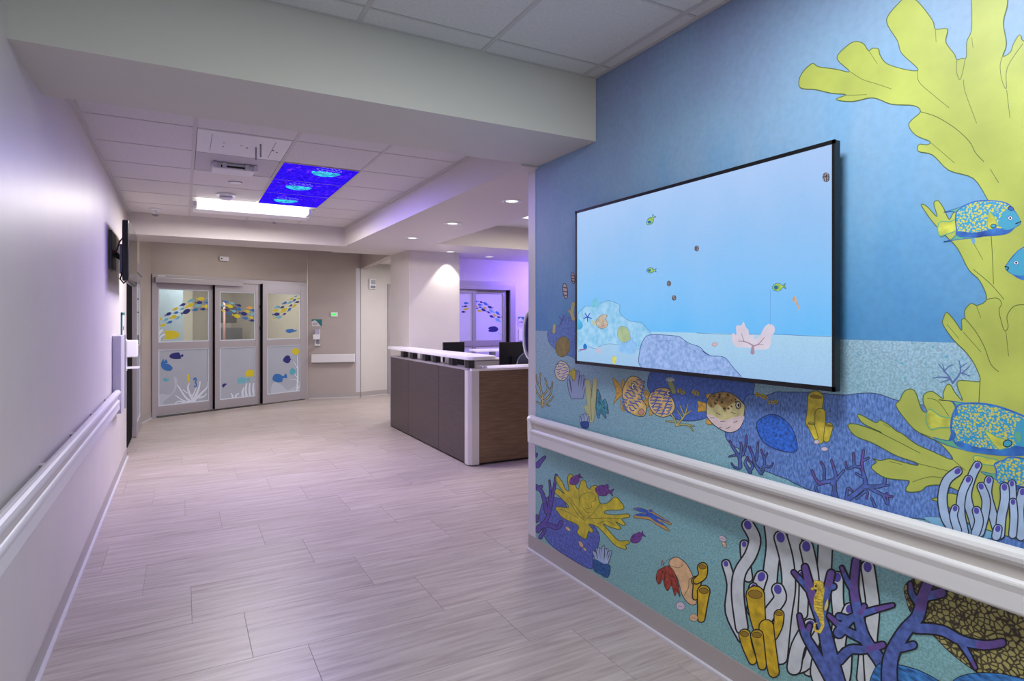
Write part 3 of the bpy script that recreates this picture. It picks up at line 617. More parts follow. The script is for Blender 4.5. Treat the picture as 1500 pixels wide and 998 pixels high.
box('side_worktop', SOLID, 3.3, 4.2, 6.35, 7.0, .72, .75, dk, .004); box('worktop_leg', GREYP, 4.1, 4.15, 6.4, 6.95, 0, .72, dk)
# oval blue screen on the side counter
ov = thing('counter_screen', 'tall blue oval screen with pale rim standing on the side counter', 'screen', (3.50, 5.80, 1.002))
def oval(x, z, rx, rz, n=24): return [(x + rx * (abs(math.cos(k * 2 * math.pi / n)) ** .75) * (1 if math.cos(k * 2 * math.pi / n) >= 0 else -1), z + rz * (abs(math.sin(k * 2 * math.pi / n)) ** .75) * (1 if math.sin(k * 2 * math.pi / n) >= 0 else -1)) for k in range(n)]
prism('rim', mat('rim_pale', (188, 186, 196), .35), oval(3.52, 1.34, .215, .318), 'y', 5.79, 5.82, ov); prism('panel', mat('screen_blue', (22, 40, 112), .4), oval(3.52, 1.34, .196, .296), 'y', 5.782, 5.828, ov)
box('foot', GREYP, 3.42, 3.62, 5.75, 5.86, 1.002, 1.03, ov, .004)
# mesh office chair
ch = thing('office_chair', 'grey mesh office chair tucked behind the side counter', 'chair', (3.62, 6.15, 0))
MESHM = mat('chair_mesh', (74, 76, 96), .7, noise=.2, scale=240)
prism('backrest', MESHM, oval(3.60, .90, .21, .235), 'y', 6.10, 6.125, ch); 
tube('back_frame', GREYP, [Vector((3.60 + .215 * math.cos(a * math.pi / 12), 6.112, .90 + .24 * math.sin(a * math.pi / 12))) for a in range(0, 24)] + [Vector((3.815, 6.112, .90))], .012, ch)
box('seat', mat('chair_fabric', (40, 44, 70), .8), 3.38, 3.82, 6.16, 6.33, .44, .52, ch, .03); tube('back_post', BLACK, [(3.6, 6.16, .46), (3.6, 6.09, .55), (3.6, 6.09, .8)], .02, ch)
tube('column', BLACK, [(3.6, 6.24, .08), (3.6, 6.24, .45)], .025, ch)
for k in range(5):
    a = k * 2 * math.pi / 5 + .3; tube('leg', BLACK, [(3.6, 6.24, .1), (3.6 + .26 * math.cos(a), 6.24 + .26 * math.sin(a), .06)], [.02, .014], ch); lathe('caster', BLACK, [(.02, 0), (.026, .02), (.02, .045)], (3.6 + .26 * math.cos(a), 6.24 + .26 * math.sin(a), 0.001), ch, 10)

# ================================================================== WALL DEVICES
TEAL = mat('sign_teal', (10, 112, 108), .5); SIGNW = mat('sign_white', (206, 202, 206), .5); INK = mat('sign_ink', (44, 38, 52), .5)
def room_sign(fr, s0, s1, z0, z1, label, txt, rz):
    r = thing('room_sign', label, 'sign', fr.p((s0 + s1) / 2, 0, z0)); w = s1 - s0; h = z1 - z0
    fr.box('plate', SIGNW, s0, s1, 0, .008, z0, z1, r, .001)
    def tri(nm, pts, m):
        bm = bmesh.new(); a = [bm.verts.new(fr.p(s0 + p[0] * w, .0085, z0 + p[1] * h)) for p in pts]; b = [bm.verts.new(fr.p(s0 + p[0] * w, .0100, z0 + p[1] * h)) for p in pts]
        n = len(pts); bm.faces.new(a); bm.faces.new(b[::-1]); [bm.faces.new((a[i], a[(i + 1) % n], b[(i + 1) % n], b[i])) for i in range(n)]; bmesh.ops.recalc_face_normals(bm, faces=bm.faces); bm_obj(nm, bm, m, r)
    tri('colour_field', [(0, 1), (1, 1), (1, .0), (.92, .0), (.45, .78), (.28, .9), (0, .72)], TEAL)
    tri('peak_mark', [(.02, .70), (.28, .9), (.46, .77), (.40, .70)], SIGNW)
    text('sign_text', txt, h * .30, fr.p(s0 + w * .36, .0105, z0 + h * .36), (math.pi / 2, 0, rz), INK, r)
rzB = math.atan2(FB.e.y, FB.e.x)
room_sign(FB, .055, .245, 1.385, 1.52, 'square green and white room sign on the taupe wall', 'E301', rzB)
F3w = Frame((4.80, YP), (6.5, YP))
room_sign(F3w, .06, .22, 1.42, 1.56, 'room sign on the violet lit wall behind the desk', 'E304', 0)
fd = thing('file_holder', 'pale wall file below the sign on the violet lit wall', 'holder', (4.95, YP, 1.1)); F3w.box('pocket', GREYP, .08, .26, 0, .05, 1.13, 1.17, fd, .004); F3w.box('back_plate', WHITE, .07, .27, 0, .01, 1.13, 1.36, fd, .002)
def dispenser(fr, s, z, label, k=1.):
    r = thing('sanitizer_dispenser', label, 'dispenser', fr.p(s, 0, z))
    fr.box('back_plate', WHITE, s - .05, s + .05, 0, .02, z, z + .31, r, .004); fr.box('bottle', mat('bottle_grey', (176, 172, 196), .3), s - .045, s + .04, .02, .075, z + .20, z + .31, r, .012)
    fr.box('housing', WHITE, s - .075, s + .05, .02, .10, z + .115, z + .21, r, .010); fr.box('label_panel', GREYP, s - .02, s + .045, .02, .032, z + .03, z + .115, r); fr.box('drip_tray', WHITE, s - .04, s + .055, .0, .11, z - .005, z + .018, r, .006)
    return r
dispenser(FB, .16, 1.02, 'white sanitizer dispenser below the green room sign')
sp = thing('status_display', 'small white display with green lit digits on the taupe wall', 'display', FB.p(.46, 0, 1.58)); FB.box('case', WHITE, .405, .535, 0, .02, 1.57, 1.66, sp, .004); FB.box('lit_panel', emit('green_led', (60, 230, 90), 1.6), .432, .505, .02, .0215, 1.594, 1.634, sp)
spk = thing('wall_alarm', 'white alarm box on the passage wall', 'alarm', FP.p(.26, 0, 2.1)); FP.box('case', WHITE, .19, .34, 0, .05, 2.12, 2.32, spk, .008); FP.box('lens', mat('lens_grey', (168, 166, 172), .2), .22, .32, .05, .06, 2.22, 2.30, spk, .01); FP.box('grille', GREYP, .21, .32, .05, .053, 2.14, 2.19, spk)
es = thing('wall_sensor', 'white oval sensor on the wall above the sliding door', 'sensor', FD.p(1.4, 0, 2.44))
FD.box('case', WHITE, 1.06, 1.22, .0, .05, 2.50, 2.58, es, .02); FD.box('lens', BLACK, 1.075, 1.10, .05, .052, 2.53, 2.55, es)
# left wall: sign, cabinet, dispenser, television on an arm
F_L = FL
def sL(y): return y + 3.0
ls = thing('room_sign', 'narrow teal edged sign on the left wall above the grey box', 'sign', (XL, 7.3, 1.35)); FL.box('plate', WHITE, sL(7.16), sL(7.42), 0, .012, 1.34, 1.56, ls, .002); FL.box('edge', TEAL, sL(7.14), sL(7.165), 0, .015, 1.33, 1.57, ls); FL.box('edge', TEAL, sL(7.14), sL(7.43), 0, .015, 1.555, 1.58, ls); FL.box('sign_text', INK, sL(7.24), sL(7.34), .012, .0135, 1.40, 1.44, ls)
wb2 = thing('wall_cabinet', 'shallow grey box mounted at the end of the left handrail', 'cabinet', (XL, 6.5, .68)); FL.box('body', mat('box_grey', (188, 186, 192), .4), sL(6.30), sL(6.66), .001, .068, .68, 1.365, wb2, .006); FL.box('side_panel', GREYP, sL(6.66), sL(6.74), .001, .074, .68, 1.365, wb2, .006)
for z in (.80, 1.0, 1.2): FL.box('catch', BLACK, sL(6.74), sL(6.755), .02, .07, z, z + .02, wb2)
ld = thing('sanitizer_dispenser', 'white sanitizer dispenser on the left wall beside the open door', 'dispenser', (XL, 7.62, 1.0)); FL.box('back_plate', WHITE, sL(7.56), sL(7.68), 0, .02, .96, 1.30, ld, .004); FL.box('housing', WHITE, sL(7.55), sL(7.69), .02, .12, 1.11, 1.29, ld, .01); FL.box('drip_tray', WHITE, sL(7.56), sL(7.68), .0, .135, .985, 1.005, ld, .004)
tv2 = thing('wall_television', 'black flat television held off the left wall by an arm', 'television', (XL, 6.4, 1.83))
bm = bmesh.new(); bbox(bm, -.438, -.392, 5.92, 7.0, 1.83, 2.335, .012); bmesh.ops.recalc_face_normals(bm, faces=bm.faces); bm_obj('casing', bm, BLACK, tv2)
box('screen', SCREENOFF, -.392, -.3905, 5.94, 6.98, 1.85, 2.315, tv2); box('back_bracket', mat('steel_blue', (110, 118, 140), .4, metal=.5), -.47, -.438, 6.1, 6.5, 1.9, 2.15, tv2); box('wall_plate', mat('steel_grey', (84, 84, 96), .4, metal=.5), XL, XL + .02, 6.05, 6.45, 1.93, 2.26, tv2, .003)
tube('arm', BLACK, [(XL + .02, 6.2, 2.08), (-.49, 6.3, 2.06), (-.46, 6.25, 2.04)], .022, tv2); tube('cable', mat('cable_red', (110, 50, 48), .5), [(XL + .02, 6.12, 2.07), (-.49, 6.1, 2.09), (-.465, 6.08, 2.17), (-.437, 6.08, 2.21)], .006, tv2); tube('cable', BLACK, [(-.438, 6.1, 1.95), (-.46, 6.05, 1.85), (-.43, 5.98, 1.81), (-.41, 6.0, 1.835)], .006, tv2); box('status_light', emit('red_led', (230, 60, 80), 1.5), -.3905, -.3895, 5.96, 6.0, 1.834, 1.84, tv2)

# ================================================================== CEILING FIXTURES
LWHITE = emit('tube_glow', (255, 252, 244), 9.0)
lt = thing('linear_light', 'long lit fluorescent fixture across the far ceiling', 'ceiling light', (.66, 7.03, ZF))
box('housing', WHITE, .09, 1.27, 6.86, 7.20, ZF - .02, ZF, lt, .004); box('lens', LWHITE, .13, 1.20, 6.83, 7.0, ZF - .06, ZF - .02, lt, .012); box('reflector', mat('reflector', (235, 235, 240), .3), .10, 1.25, 7.0, 7.24, ZF - .075, ZF - .02, lt, .01)
for x in (.10, 1.205): box('end_cap', mat('cap_grey', (196, 194, 200), .4), x, x + .03, 6.825, 7.0, ZF - .065, ZF - .02, lt, .004)
box('mount_tile', TILE, .08, .668, 6.75, 7.33, ZF + .002, ZF + .018, fc); box('mount_tile', TILE, .682, 1.27, 6.75, 7.33, ZF + .002, ZF + .018, fc)
# jellyfish light panels
m, t, N, L, B = newmat('jelly_print')
tc = N.new('ShaderNodeTexCoord'); n = N.new('ShaderNodeTexNoise'); n.inputs['Scale'].default_value = 14; n.inputs['Detail'].default_value = 8; n.inputs['Distortion'].default_value = 2.2; L.new(tc.outputs['Object'], n.inputs['Vector'])
r = N.new('ShaderNodeValToRGB'); r.color_ramp.elements[0].position = .3; r.color_ramp.elements[0].color = lin((22, 8, 190)); r.color_ramp.elements[1].position = .62; r.color_ramp.elements[1].color = lin((54, 22, 250))
e2 = r.color_ramp.elements.new(.72); e2.color = lin((140, 60, 235)); L.new(n.outputs['Fac'], r.inputs[0]); e = N.new('ShaderNodeEmission'); e.inputs[1].default_value = 1.15 / 2 ** EXPO; L.new(r.outputs[0], e.inputs[0]); L.new(e.outputs[0], N['Material Output'].inputs[0]); N.remove(B)
JELLY = m; JC = emit('jelly_cyan', (50, 170, 255), 1.2, .35, 30); JL = emit('jelly_pale', (150, 150, 250), 1.0); JP = emit('jelly_pink', (170, 60, 220), 1.)
CPL = Plane((0, 0, ZF - .008), (1, 0, 0), (0, 0, -1))
jl = [((468, 243, 20, 5.5), [(455, 250), (462, 258), (458, 266)]), ((434, 267, 21, 4.5), [(430, 275), (440, 280), (450, 278)]), ((424, 288, 16, 5), [(424, 294), (430, 298)])]
words = ('nearest', 'middle', 'farthest')
for k in range(3):
    y0, y1 = GY[3 + k], GY[4 + k]
    r = thing('jellyfish_light', 'glowing blue jellyfish ceiling panel, %s of the three' % words[k], 'light panel', (.98, (y0 + y1) / 2, ZF), 'blue jellyfish ceiling panels')
    pn = box('diffuser', JELLY, .687, 1.27, y0 + .009, y1 - .009, ZF - .006, ZF + .018, r); pn['label'] = 'glowing blue printed diffuser'
    bm = bmesh.new(); yc = y0 + (.19, .24, .34)[k]
    xc = (1.04, .93, .92)[k]
    def blob(nm, xs, m, z): 
        me = bpy.data.meshes.new(nm); me.from_pydata([(a, b, z) for a, b in xs], [], [list(range(len(xs)))]); return link(nm, me, pn, m)
    bm.free()
    bell = [(xc + .115 * math.cos(a * math.pi / 12), yc - .02 + (.15 if 0 <= a <= 12 else .03) * math.sin(a * math.pi / 12) + .006 * math.sin(a * 2.3)) for a in range(24)]
    blob('jellyfish_bell', bell, JC, ZF - .0065)
    for j in range(5):
        a = xc - .08 + j * .04; tt = []
        for q in range(8): tt.append((a + .02 * math.sin(q * 1.1 + j), yc - .03 - q * .022))
        for p in tt[::-1]: tt.append((p[0] + .007, p[1]))
        blob('tentacle', tt[:16], JL, ZF - .0068)
    for j in range(4):
        a = random.uniform(.72, 1.2); b = random.uniform(y0 + .05, y1 - .12); tt = [(a + q * .012, b + .04 * math.sin(q * 1.3 + j)) for q in range(6)]; tt += [(x, yv + .005) for x, yv in tt[::-1]]
        blob('tentacle', tt, JP, ZF - .0067)
    box('panel_seam', mat('seam_pink', (190, 150, 200), .5), .687, 1.27, y0, y0 + .009, ZF - .005, ZF + .018, r); box('panel_frame', mat('panel_edge', (196, 186, 140), .4), .676, .687, y0, y1, ZF - .004, ZF + .018, r); box('panel_frame', MATS['panel_edge'], 1.27, 1.281, y0, y1, ZF - .004, ZF + .018, r)
# access panel with small fittings, air diffuser, detectors, sprinklers
ap = thing('access_panel', 'white ceiling access panel with drilled holes beside the blue panels', 'access panel', (.37, 4.62, ZF))
box('panel', WHITE, .085, .66, 4.325, 4.91, ZF - .002, ZF + .018, ap, .002)
for x in (.17, .56): box('seam', GREYP, x, x + .004, 4.40, 4.84, ZF - .0026, ZF - .002, ap)
for x, y, a in ((.25, 4.58, .006), (.25, 4.68, .006), (.36, 4.60, .005), (.40, 4.64, .007), (.57, 4.62, .009), (.60, 4.66, .007)): lathe('hole', BLACK, [(a, -.0035), (a, -.002)], (x, y, ZF), ap, 10)
for x, y in ((.455, 4.60), (.475, 4.50)): tube('rod', mat('rod_grey', (150, 146, 150), .4), [(x, y, ZF), (x, y, ZF - .09)], .006, ap); 
ad_ = thing('air_diffuser', 'recessed ceiling slot diffuser between access panel and smoke detector', 'diffuser', (.37, 5.22, ZF))
box('plate', mat('diffuser_paint', (186, 182, 188), .5), .085, .66, 4.93, 5.515, ZF + .001, ZF + .018, ad_, .002)
box('body', WHITE, .20, .50, 5.16, 5.36, ZF - .05, ZF, ad_, .012); box('slot', BLACK, .26, .44, 5.154, 5.16, ZF - .036, ZF - .022, ad_)
for x in (.205, .27, .43, .49): box('louver', mat('louver', (206, 202, 208), .4), x, x + .03, 5.13, 5.16, ZF - .05, ZF - .004, ad_, .004)
sd = thing('smoke_detector', 'round white smoke detector in front of the long fluorescent fixture', 'smoke detector', (.37, 6.45, ZF)); lathe('base', WHITE, [(.09, 0), (.09, -.014)], (.37, 6.45, ZF), sd); lathe('head', WHITE, [(.06, -.014), (.055, -.045), (.035, -.055)], (.37, 6.45, ZF), sd); lathe('chamber_slot', GREYP, [(.0585, -.026), (.0585, -.034)], (.37, 6.45, ZF), sd)
cr = thing('ceiling_ring', 'small flat white ring in the tile before the smoke detector', 'sprinkler cover', (.41, 5.85, ZF)); lathe('plate', WHITE, [(.05, 0), (.05, -.006), (.03, -.009)], (.41, 5.85, ZF), cr); lathe('gap_ring', GREYP, [(.056, 0), (.056, -.003)], (.41, 5.85, ZF), cr)
def sprinkler(x, y, label, s=1.):
    r = thing('sprinkler', label, 'sprinkler', (x, y, ZF)); lathe('escutcheon', WHITE, [(.05 * s, 0), (.045 * s, -.012), (.02 * s, -.016)], (x, y, ZF), r); tube('stem', WHITE, [(x, y, ZF - .014), (x, y, ZF - .05 * s)], .016 * s, r); lathe('deflector', GREYP, [(.02 * s, -.05 * s), (.024 * s, -.056 * s), (.008, -.064 * s)], (x, y, ZF), r)
sprinkler(-.26, 7.68, 'white sprinkler head near the left wall', 1.25); sprinkler(.97, 7.74, 'white sprinkler head behind the fluorescent fixture', .9)
# recessed downlights
SPOT = emit('spot_lens', (250, 250, 246), 1.3)
def downlight(x, y, label, on, z=ZB, power=0, r_=.085):
    r = thing('downlight', label, 'downlight', (x, y, z), 'recessed downlights')
    lathe('trim_ring', WHITE, [(r_, 0), (r_, -.004), (r_ * .86, -.006), (r_ * .82, -.001)], (x, y, z), r); lathe('reflector', mat('downlight_cone', (206, 208, 214), .3), [(r_ * .81, -.001), (r_ * .55, -.0025)], (x, y, z), r)
    lathe('lens', SPOT if on else mat('lens_off', (225, 230, 235), .3), [(r_ * .6, -.003), (r_ * .3, -.0038)], (x, y, z), r)
    if power:
        l = bpy.data.lights.new('downlight_lamp', 'SPOT'); l.energy = power; l.spot_size = math.radians(78); l.spot_blend = .25; l.shadow_soft_size = .03; l.color = (1, .95, .86)
        o = bpy.data.objects.new('downlight_lamp', l); C.objects.link(o); o.location = (x, y, z - .012)
        o.parent = r; o.matrix_parent_inverse = Matrix.Translation(r.location).inverted()
downlight(2.36, 4.33, 'recessed downlight nearest the mural wall', True, power=10)
downlight(2.385, 5.62, 'middle recessed downlight of the row over the desk front', True, power=10)
downlight(2.385, 6.83, 'farthest recessed downlight of the row over the desk front', True, power=8)
downlight(3.33, 7.93, 'lit downlight throwing a cone of light on the column', True, power=26)
downlight(4.12, 8.28, 'recessed downlight before the violet lit wall', True)
# fixtures behind the camera and over the station (housings of the lamps)
def troffer(x0, x1, y0, y1, z, label):
    r = thing('troffer', label, 'ceiling light', ((x0 + x1) / 2, (y0 + y1) / 2, z)); box('housing', WHITE, x0, x1, y0, y1, z + .004, z + .05, r); box('lens', emit('troffer_glow', (255, 253, 250), 1.6), x0 + .02, x1 - .02, y0 + .02, y1 - .02, z - .002, z + .004, r)
troffer(.70, 1.29, .73, 1.32, ZN, 'square lit ceiling light nearer the beam'); troffer(.70, 1.29, -2.32, -1.73, ZN, 'square lit ceiling light farther from the beam')
troffer(3.52, 4.68, 5.70, 6.30, 2.724, 'lit ceiling light in the coffer over the desk')
box('light_bar', emit('violet_glow', (90, 60, 255), 1.), 5.05, 6.45, 7.8, 8.1, ZB - .03, ZB, None, .005); tag(bpy.data.objects['light_bar'], 'violet light bar on the soffit before the back wall', 'light bar')
# ================================================================== MURAL
MP = Plane((XR, 0, 0), (0, -1, 0), (-1, 0, 0))
ZH = (MP.at(790, 485.2, 0).z + MP.at(1250, 497.7, 0).z + MP.at(1390, 501, 0).z) / 3
mu = thing('wall_mural', 'printed coral reef mural covering the right wall', 'mural', (XR, 1.5, .1))
WATER = gradmat('print_water', [(0, (80, 144, 198)), (.32, (108, 161, 204)), (.62, (133, 167, 200)), (1, (132, 150, 188))], ZH, 2.8, None, 2.0, .95, (.94, 1.02), .5, 40)
SAND = gradmat('print_sand', [(0, (132, 182, 180)), (.45, (134, 184, 192)), (.8, (144, 186, 204)), (1, (156, 190, 212))], .1, ZH, None, 5, .2, (.76, 1.12), .5, 150, (74, 164, 196))
b_ = prism('water_print', WATER, [(-3, ZH), (3.345, ZH), (3.345, ZB - .001), (YB1 + .001, ZB - .001), (YB1 + .001, ZB + .0105), (YB0 - .001, ZB + .0105), (YB0 - .001, ZN - .002), (-3, ZN - .002)], 'x', XR - .0015, XR, mu); b_['label'] = 'blue printed water'
b_ = box('sand_print', SAND, XR - .0015, XR, -3, 3.345, .101, ZH, mu); b_['label'] = 'pale teal printed sand'
LNC = mat('print_line', (38, 44, 70), .5); LNK = mat('print_black', (20, 20, 28), .5); LNO = mat('print_olive', (84, 100, 44), .5); LNG = mat('print_slate', (70, 100, 140), .5)
YEL = mat('print_yellow_green', (172, 181, 84), .5, noise=.07, scale=5)
YLD = mat('print_yellow', (200, 184, 44), .5, noise=.10, scale=24); YTU = mat('print_tube_yellow', (202, 168, 30), .5, noise=.14, scale=26); YTD = mat('print_tube_dark', (150, 118, 30), .5)
ROCK = mat('print_rock', (80, 120, 202), .5, noise=.2, scale=70, stretch=(1, 2.2, .9), col2=(116, 154, 222)); ROCKD = mat('print_rock_dark', (70, 106, 186), .5, noise=.15, scale=70)
ROCKV = mat('print_rock_violet', (76, 96, 182), .5, noise=.2, scale=60, col2=(96, 116, 205)); OVALB = mat('print_blue_oval', (44, 98, 194), .5, noise=.25, scale=90)
BRAIN = mat('print_brain', (36, 96, 190), .5, noise=.35, scale=46, stretch=(1, .7, 1.9), col2=(70, 150, 225))
COR = mat('print_coral_blue', (78, 98, 168), .5, noise=.16, scale=50); CORT = mat('print_coral_tip', (102, 78, 150), .5, noise=.1, scale=40)
CORD = mat('print_coral_purple', (84, 70, 158), .5, noise=.15, scale=50)
ANE = mat('print_anemone', (204, 210, 214), .5, noise=.05, scale=18); ANB = mat('print_anemone_blue', (164, 186, 216), .5, noise=.06, scale=18); ANT = mat('print_anemone_tip', (86, 74, 170), .5)
OLV = mat('print_coral_olive', (196, 182, 112), .5, noise=.1, scale=50); ORG = mat('print_fish_gold', (224, 194, 116), .5, noise=.1, scale=30); STR = mat('print_fish_blue', (78, 98, 182), .5)
HONEY = cellmat('print_honeycomb', (168, 160, 96), (62, 52, 40), 66, .07, .17)
ANGEL = cellmat('print_angelfish', (46, 150, 196), (210, 200, 60), 165, .36, .55, 'F1', (1, 1, 1)); ANGB = mat('print_angel_blue', (38, 78, 180), .5, noise=.2, scale=20, col2=(60, 130, 210)); ANGG = mat('print_angel_green', (96, 168, 130), .5); ANGY = mat('print_angel_yellow', (188, 190, 76), .5, noise=.12, scale=30)
PUR = mat('print_purple_fish', (104, 58, 136), .5, noise=.25, scale=60); WHT = mat('print_white', (230, 230, 226), .5); BRN = mat('print_brown', (84, 56, 38), .5)
PUF = mat('print_puffer', (206, 196, 138), .5, noise=.1, scale=24); PUB = mat('print_puffer_belly', (222, 202, 202), .5, noise=.05, scale=20); PUT = mat('print_puffer_back', (158, 130, 70), .5, noise=.25, scale=40)
SHE = mat('print_shell', (222, 182, 136), .5, noise=.08, scale=20); CRB = mat('print_crab', (154, 60, 40), .5, noise=.25, scale=60); SBL = mat('print_star_blue', (44, 92, 186), .5, noise=.12, scale=50); SOR = mat('print_star_gold', (196, 156, 80), .5)
TEA = mat('print_teal', (60, 140, 160), .5, noise=.2, scale=50); OCH = mat('print_ochre', (146, 126, 66), .5, noise=.1, scale=30); PIN = mat('print_pale_pink', (214, 196, 206), .5); SHD = mat('print_sand_shadow', (90, 130, 178), .5, noise=.12, scale=12)
class MO: off = .0018
LAYM = []; LAYS = []
def A_():
    a = Art(MP, MO.off); return a
def done(a, name, label=None, parent=None):
    return a.build(name, parent or mu, label, LAYM)
def waves(a, cx, cy, rx, ry, ang, n, w, m, amp, ph=0., vertical=False):
    c, q = math.cos(math.radians(ang)), math.sin(math.radians(ang))
    for i in range(n):
        yy = -ry + (i + .5) * 2 * ry / n; hw = rx * math.sqrt(max(0, 1 - (yy / ry) ** 2)) * .92
        if hw < 2: continue
        pts = []; k = 12
        for j in range(k + 1):
            x = -hw + 2 * hw * j / k; y = yy + amp * math.sin(x * .55 + i * 1.9 + ph)
            pts.append((cx + x * c - y * q, cy + x * q + y * c))
        b = random.randint(4, 8); a.off -= STEP * .75 if i else 0
        a.line(pts[:b], w, m, False, False); a.off -= STEP * .75; a.line(pts[b + 1:], w, m, False, False) if k - b > 1 else a.line(pts[b:], w, m, False, False)
# ---- rocks
a = A_().poly(K('A', (125, 410), (128, 455), (150, 490), (200, 530), (260, 548), (310, 560), (330, 330), (260, 322), (215, 340), (190, 372), (150, 395)), ROCK, True, LNG, .5)
a.ell(*K('A', (210, 492))[0], 10.5, 15, 8, OCH, LNO, .6); done(a, 'rock', 'blue rock with a brown oval left of the screen')
a = A_().branch([(K('A', (195, 370), (205, 345), (225, 310)), [1.4, .8]), (K('A', (205, 345), (190, 320)), [1, .6]), (K('A', (210, 340), (212, 310)), [1, .6])], CORD, CORD, .1); done(a, 'coral')
a = A_().branch([(K('A', (270, 335), (262, 300), (270, 250)), [5, 5]), (K('A', (262, 310), (245, 290)), [3, 2.5]), (K('A', (160, 410), (163, 372)), [4, 4])], mat('print_pale_yellow', (196, 190, 130), .5), LNO, .2); done(a, 'coral', 'small pale yellow corals beside the screen')
a = A_().poly(K('C', (140, 20), (105, 120), (125, 190), (200, 280), (300, 390), (400, 425), (520, 420), (640, 390), (760, 420), (900, 330), (955, 230), (955, 60), (700, -60), (300, -60)), ROCKD, True, LNC, .7); done(a, 'rock', 'dark blue rock under the screen')
a = A_().poly(K('C', (740, 515), (775, 610), (860, 660), (930, 740), (1060, 830), (1250, 905)) + K('D', (60, 700), (300, 800), (640, 905), (880, 925), (1400, 1100), (1900, 1200), (2100, 500), (1455, 300), (900, 230), (690, 195), (570, 155), (470, 150), (350, 162), (170, 146), (0, 143)) + K('C', (1150, 190), (1080, 217), (1000, 215), (930, 212), (890, 262), (860, 360)), ROCK, True, LNC, .8); done(a, 'rock', 'large blue rock above the handrail')
a = A_().poly(K('C', (990, 460), (1020, 410), (1110, 373), (1190, 395), (1270, 470), (1310, 560), (1322, 640), (1300, 680), (1200, 672), (1090, 630), (1020, 560)), OVALB, True, LNC, .9); done(a, 'sponge', 'dark blue rounded sponge on the rock')
a = A_().poly(K('D', (850, 917), (930, 905), (1050, 930), (1300, 1010), (1100, 1040)), mat('print_pale_blue', (128, 180, 214), .5), True, LNC, .5); done(a, 'sand_patch')
a = A_().poly(K('B', (95, 500), (130, 412), (175, 400), (250, 420), (280, 475), (330, 540), (440, 580), (490, 650), (485, 720), (450, 800), (440, 880), (300, 810), (150, 700), (100, 580)), ROCKV, True, LNC, .7); done(a, 'rock', 'violet blue rock under the yellow coral')
# ---- little corals on the rocks
def sprigs(crop, pts, s, m, name='coral_sprig'):
    for x, y in pts:
        a = A_(); c = K(crop, (x, y))[0]
        for k in range(4):
            q = k * 1.6 + x; a.ell(c[0] + s * math.cos(q), c[1] + s * .8 * math.sin(q), s * .7, s * .5, k * 50, m, LNO, .35); a.off -= 1.5 * STEP if k < 3 else 0
        a.off += STEP; done(a, name)
sprigs('C', [(365, 180), (390, 195), (485, 190), (505, 205), (1000, 212), (1040, 225), (1065, 235), (1105, 275), (1145, 270)], 2.6, YTU)
a = A_().branch([(K('C', (318, 190), (305, 150), (290, 120)), [6, 7]), ], mat('print_green_olive', (150, 160, 100), .5), LNO, .4)
for k in range(7):
    q = math.radians(-160 + k * 23); c = K('C', (290, 105))[0]; a.line([c, (c[0] + 7 * math.cos(q), c[1] + 6 * math.sin(q))], 1.3, mat('print_pale_green', (190, 204, 170), .5), False, False); a.off -= STEP * .75
done(a, 'anemone', 'small pale green anemone under the screen')
# ---- left end corals
a = A_().branch([(K('A', (95, 830), (95, 770), (80, 700), (85, 640)), [2, .8]), (K('A', (95, 770), (125, 730), (110, 670)), [1.6, .8]), (K('A', (98, 800), (140, 760), (152, 690)), [1.8, .8]), (K('A', (95, 790), (60, 740), (52, 690)), [1.8, .8]), (K('A', (98, 820), (135, 800), (155, 770)), [1.4, .7]), (K('A', (125, 735), (145, 720)), [1.2, .7]), (K('A', (85, 720), (65, 690), (62, 650)), [1.2, .7]), (K('A', (110, 815), (135, 825)), [1.2, .7]), (K('A', (90, 815), (60, 800)), [1.3, .8])], OLV, LNC, .45); done(a, 'branch_coral', 'olive branching coral at the left end of the mural')
def fan(crop, cx, cy, w, h, n, m, tip, ln, lw, r0=2.4, name='anemone', label=None, spread=.35):
    a = A_(); x0, y0 = K(crop, (cx, cy))[0]; s = CR[crop][2]
    for k in range(n):
        f = (k + .5) / n * 2 - 1; hh = h * s * (1 - .35 * abs(f)) * random.uniform(.8, 1)
        p = [(x0 + f * w * s * .28, y0), (x0 + f * w * s * .40 + random.uniform(-1, 1), y0 - hh * .5), (x0 + f * w * s * (.36 + spread * .4), y0 - hh)]
        a.branch([(p, [r0, r0 * .8])], m, ln, lw)
        if tip: a.ell(p[2][0], p[2][1], r0 * .4, r0 * .4, 0, tip)
        a.off -= STEP * 1.5
    a.off += STEP * 3; return done(a, name, label)
fan('A', 290, 778, 110, 165, 8, mat('print_grey_blue', (150, 168, 202), .5), None, LNC, .45, 3.4, label='small grey blue anemone under the screen corner')
a = A_().branch([(K('A', (372, 905), (360, 800), (350, 690)), [7, 8]), (K('A', (375, 900), (385, 790), (392, 680)), [6, 6]), (K('A', (360, 880), (340, 830)), [5, 5])], mat('print_pale_olive', (190, 194, 138), .5), LNO, .2); a.line(K('A', (372, 905), (368, 780), (380, 690)), .6, LNO); done(a, 'coral', 'pale olive finger coral under the screen')
a = A_().poly(K('A', (405, 730), (400, 780), (398, 850), (412, 898), (425, 865), (455, 898), (450, 860), (468, 868), (452, 790), (430, 800), (420, 760)), TEA, True, LNC, .6); a.line(K('A', (415, 800), (445, 840)), 1, LNC, False, False); a.ell(*K('A', (437, 825))[0], 2.2, 1.8, 0, ANGG, LNC, .4); done(a, 'fish', 'small teal fish swimming downward')
fan('A', 333, 935, 60, 75, 7, ANB, None, LNC, .35, 1.9, label='tiny blue anemone above the handrail'); a = A_().poly(K('A', (312, 915), (355, 915), (352, 950), (318, 945)), mat('print_deep_blue', (34, 78, 150), .5), True, LNC, .4); done(a, 'anemone_base')
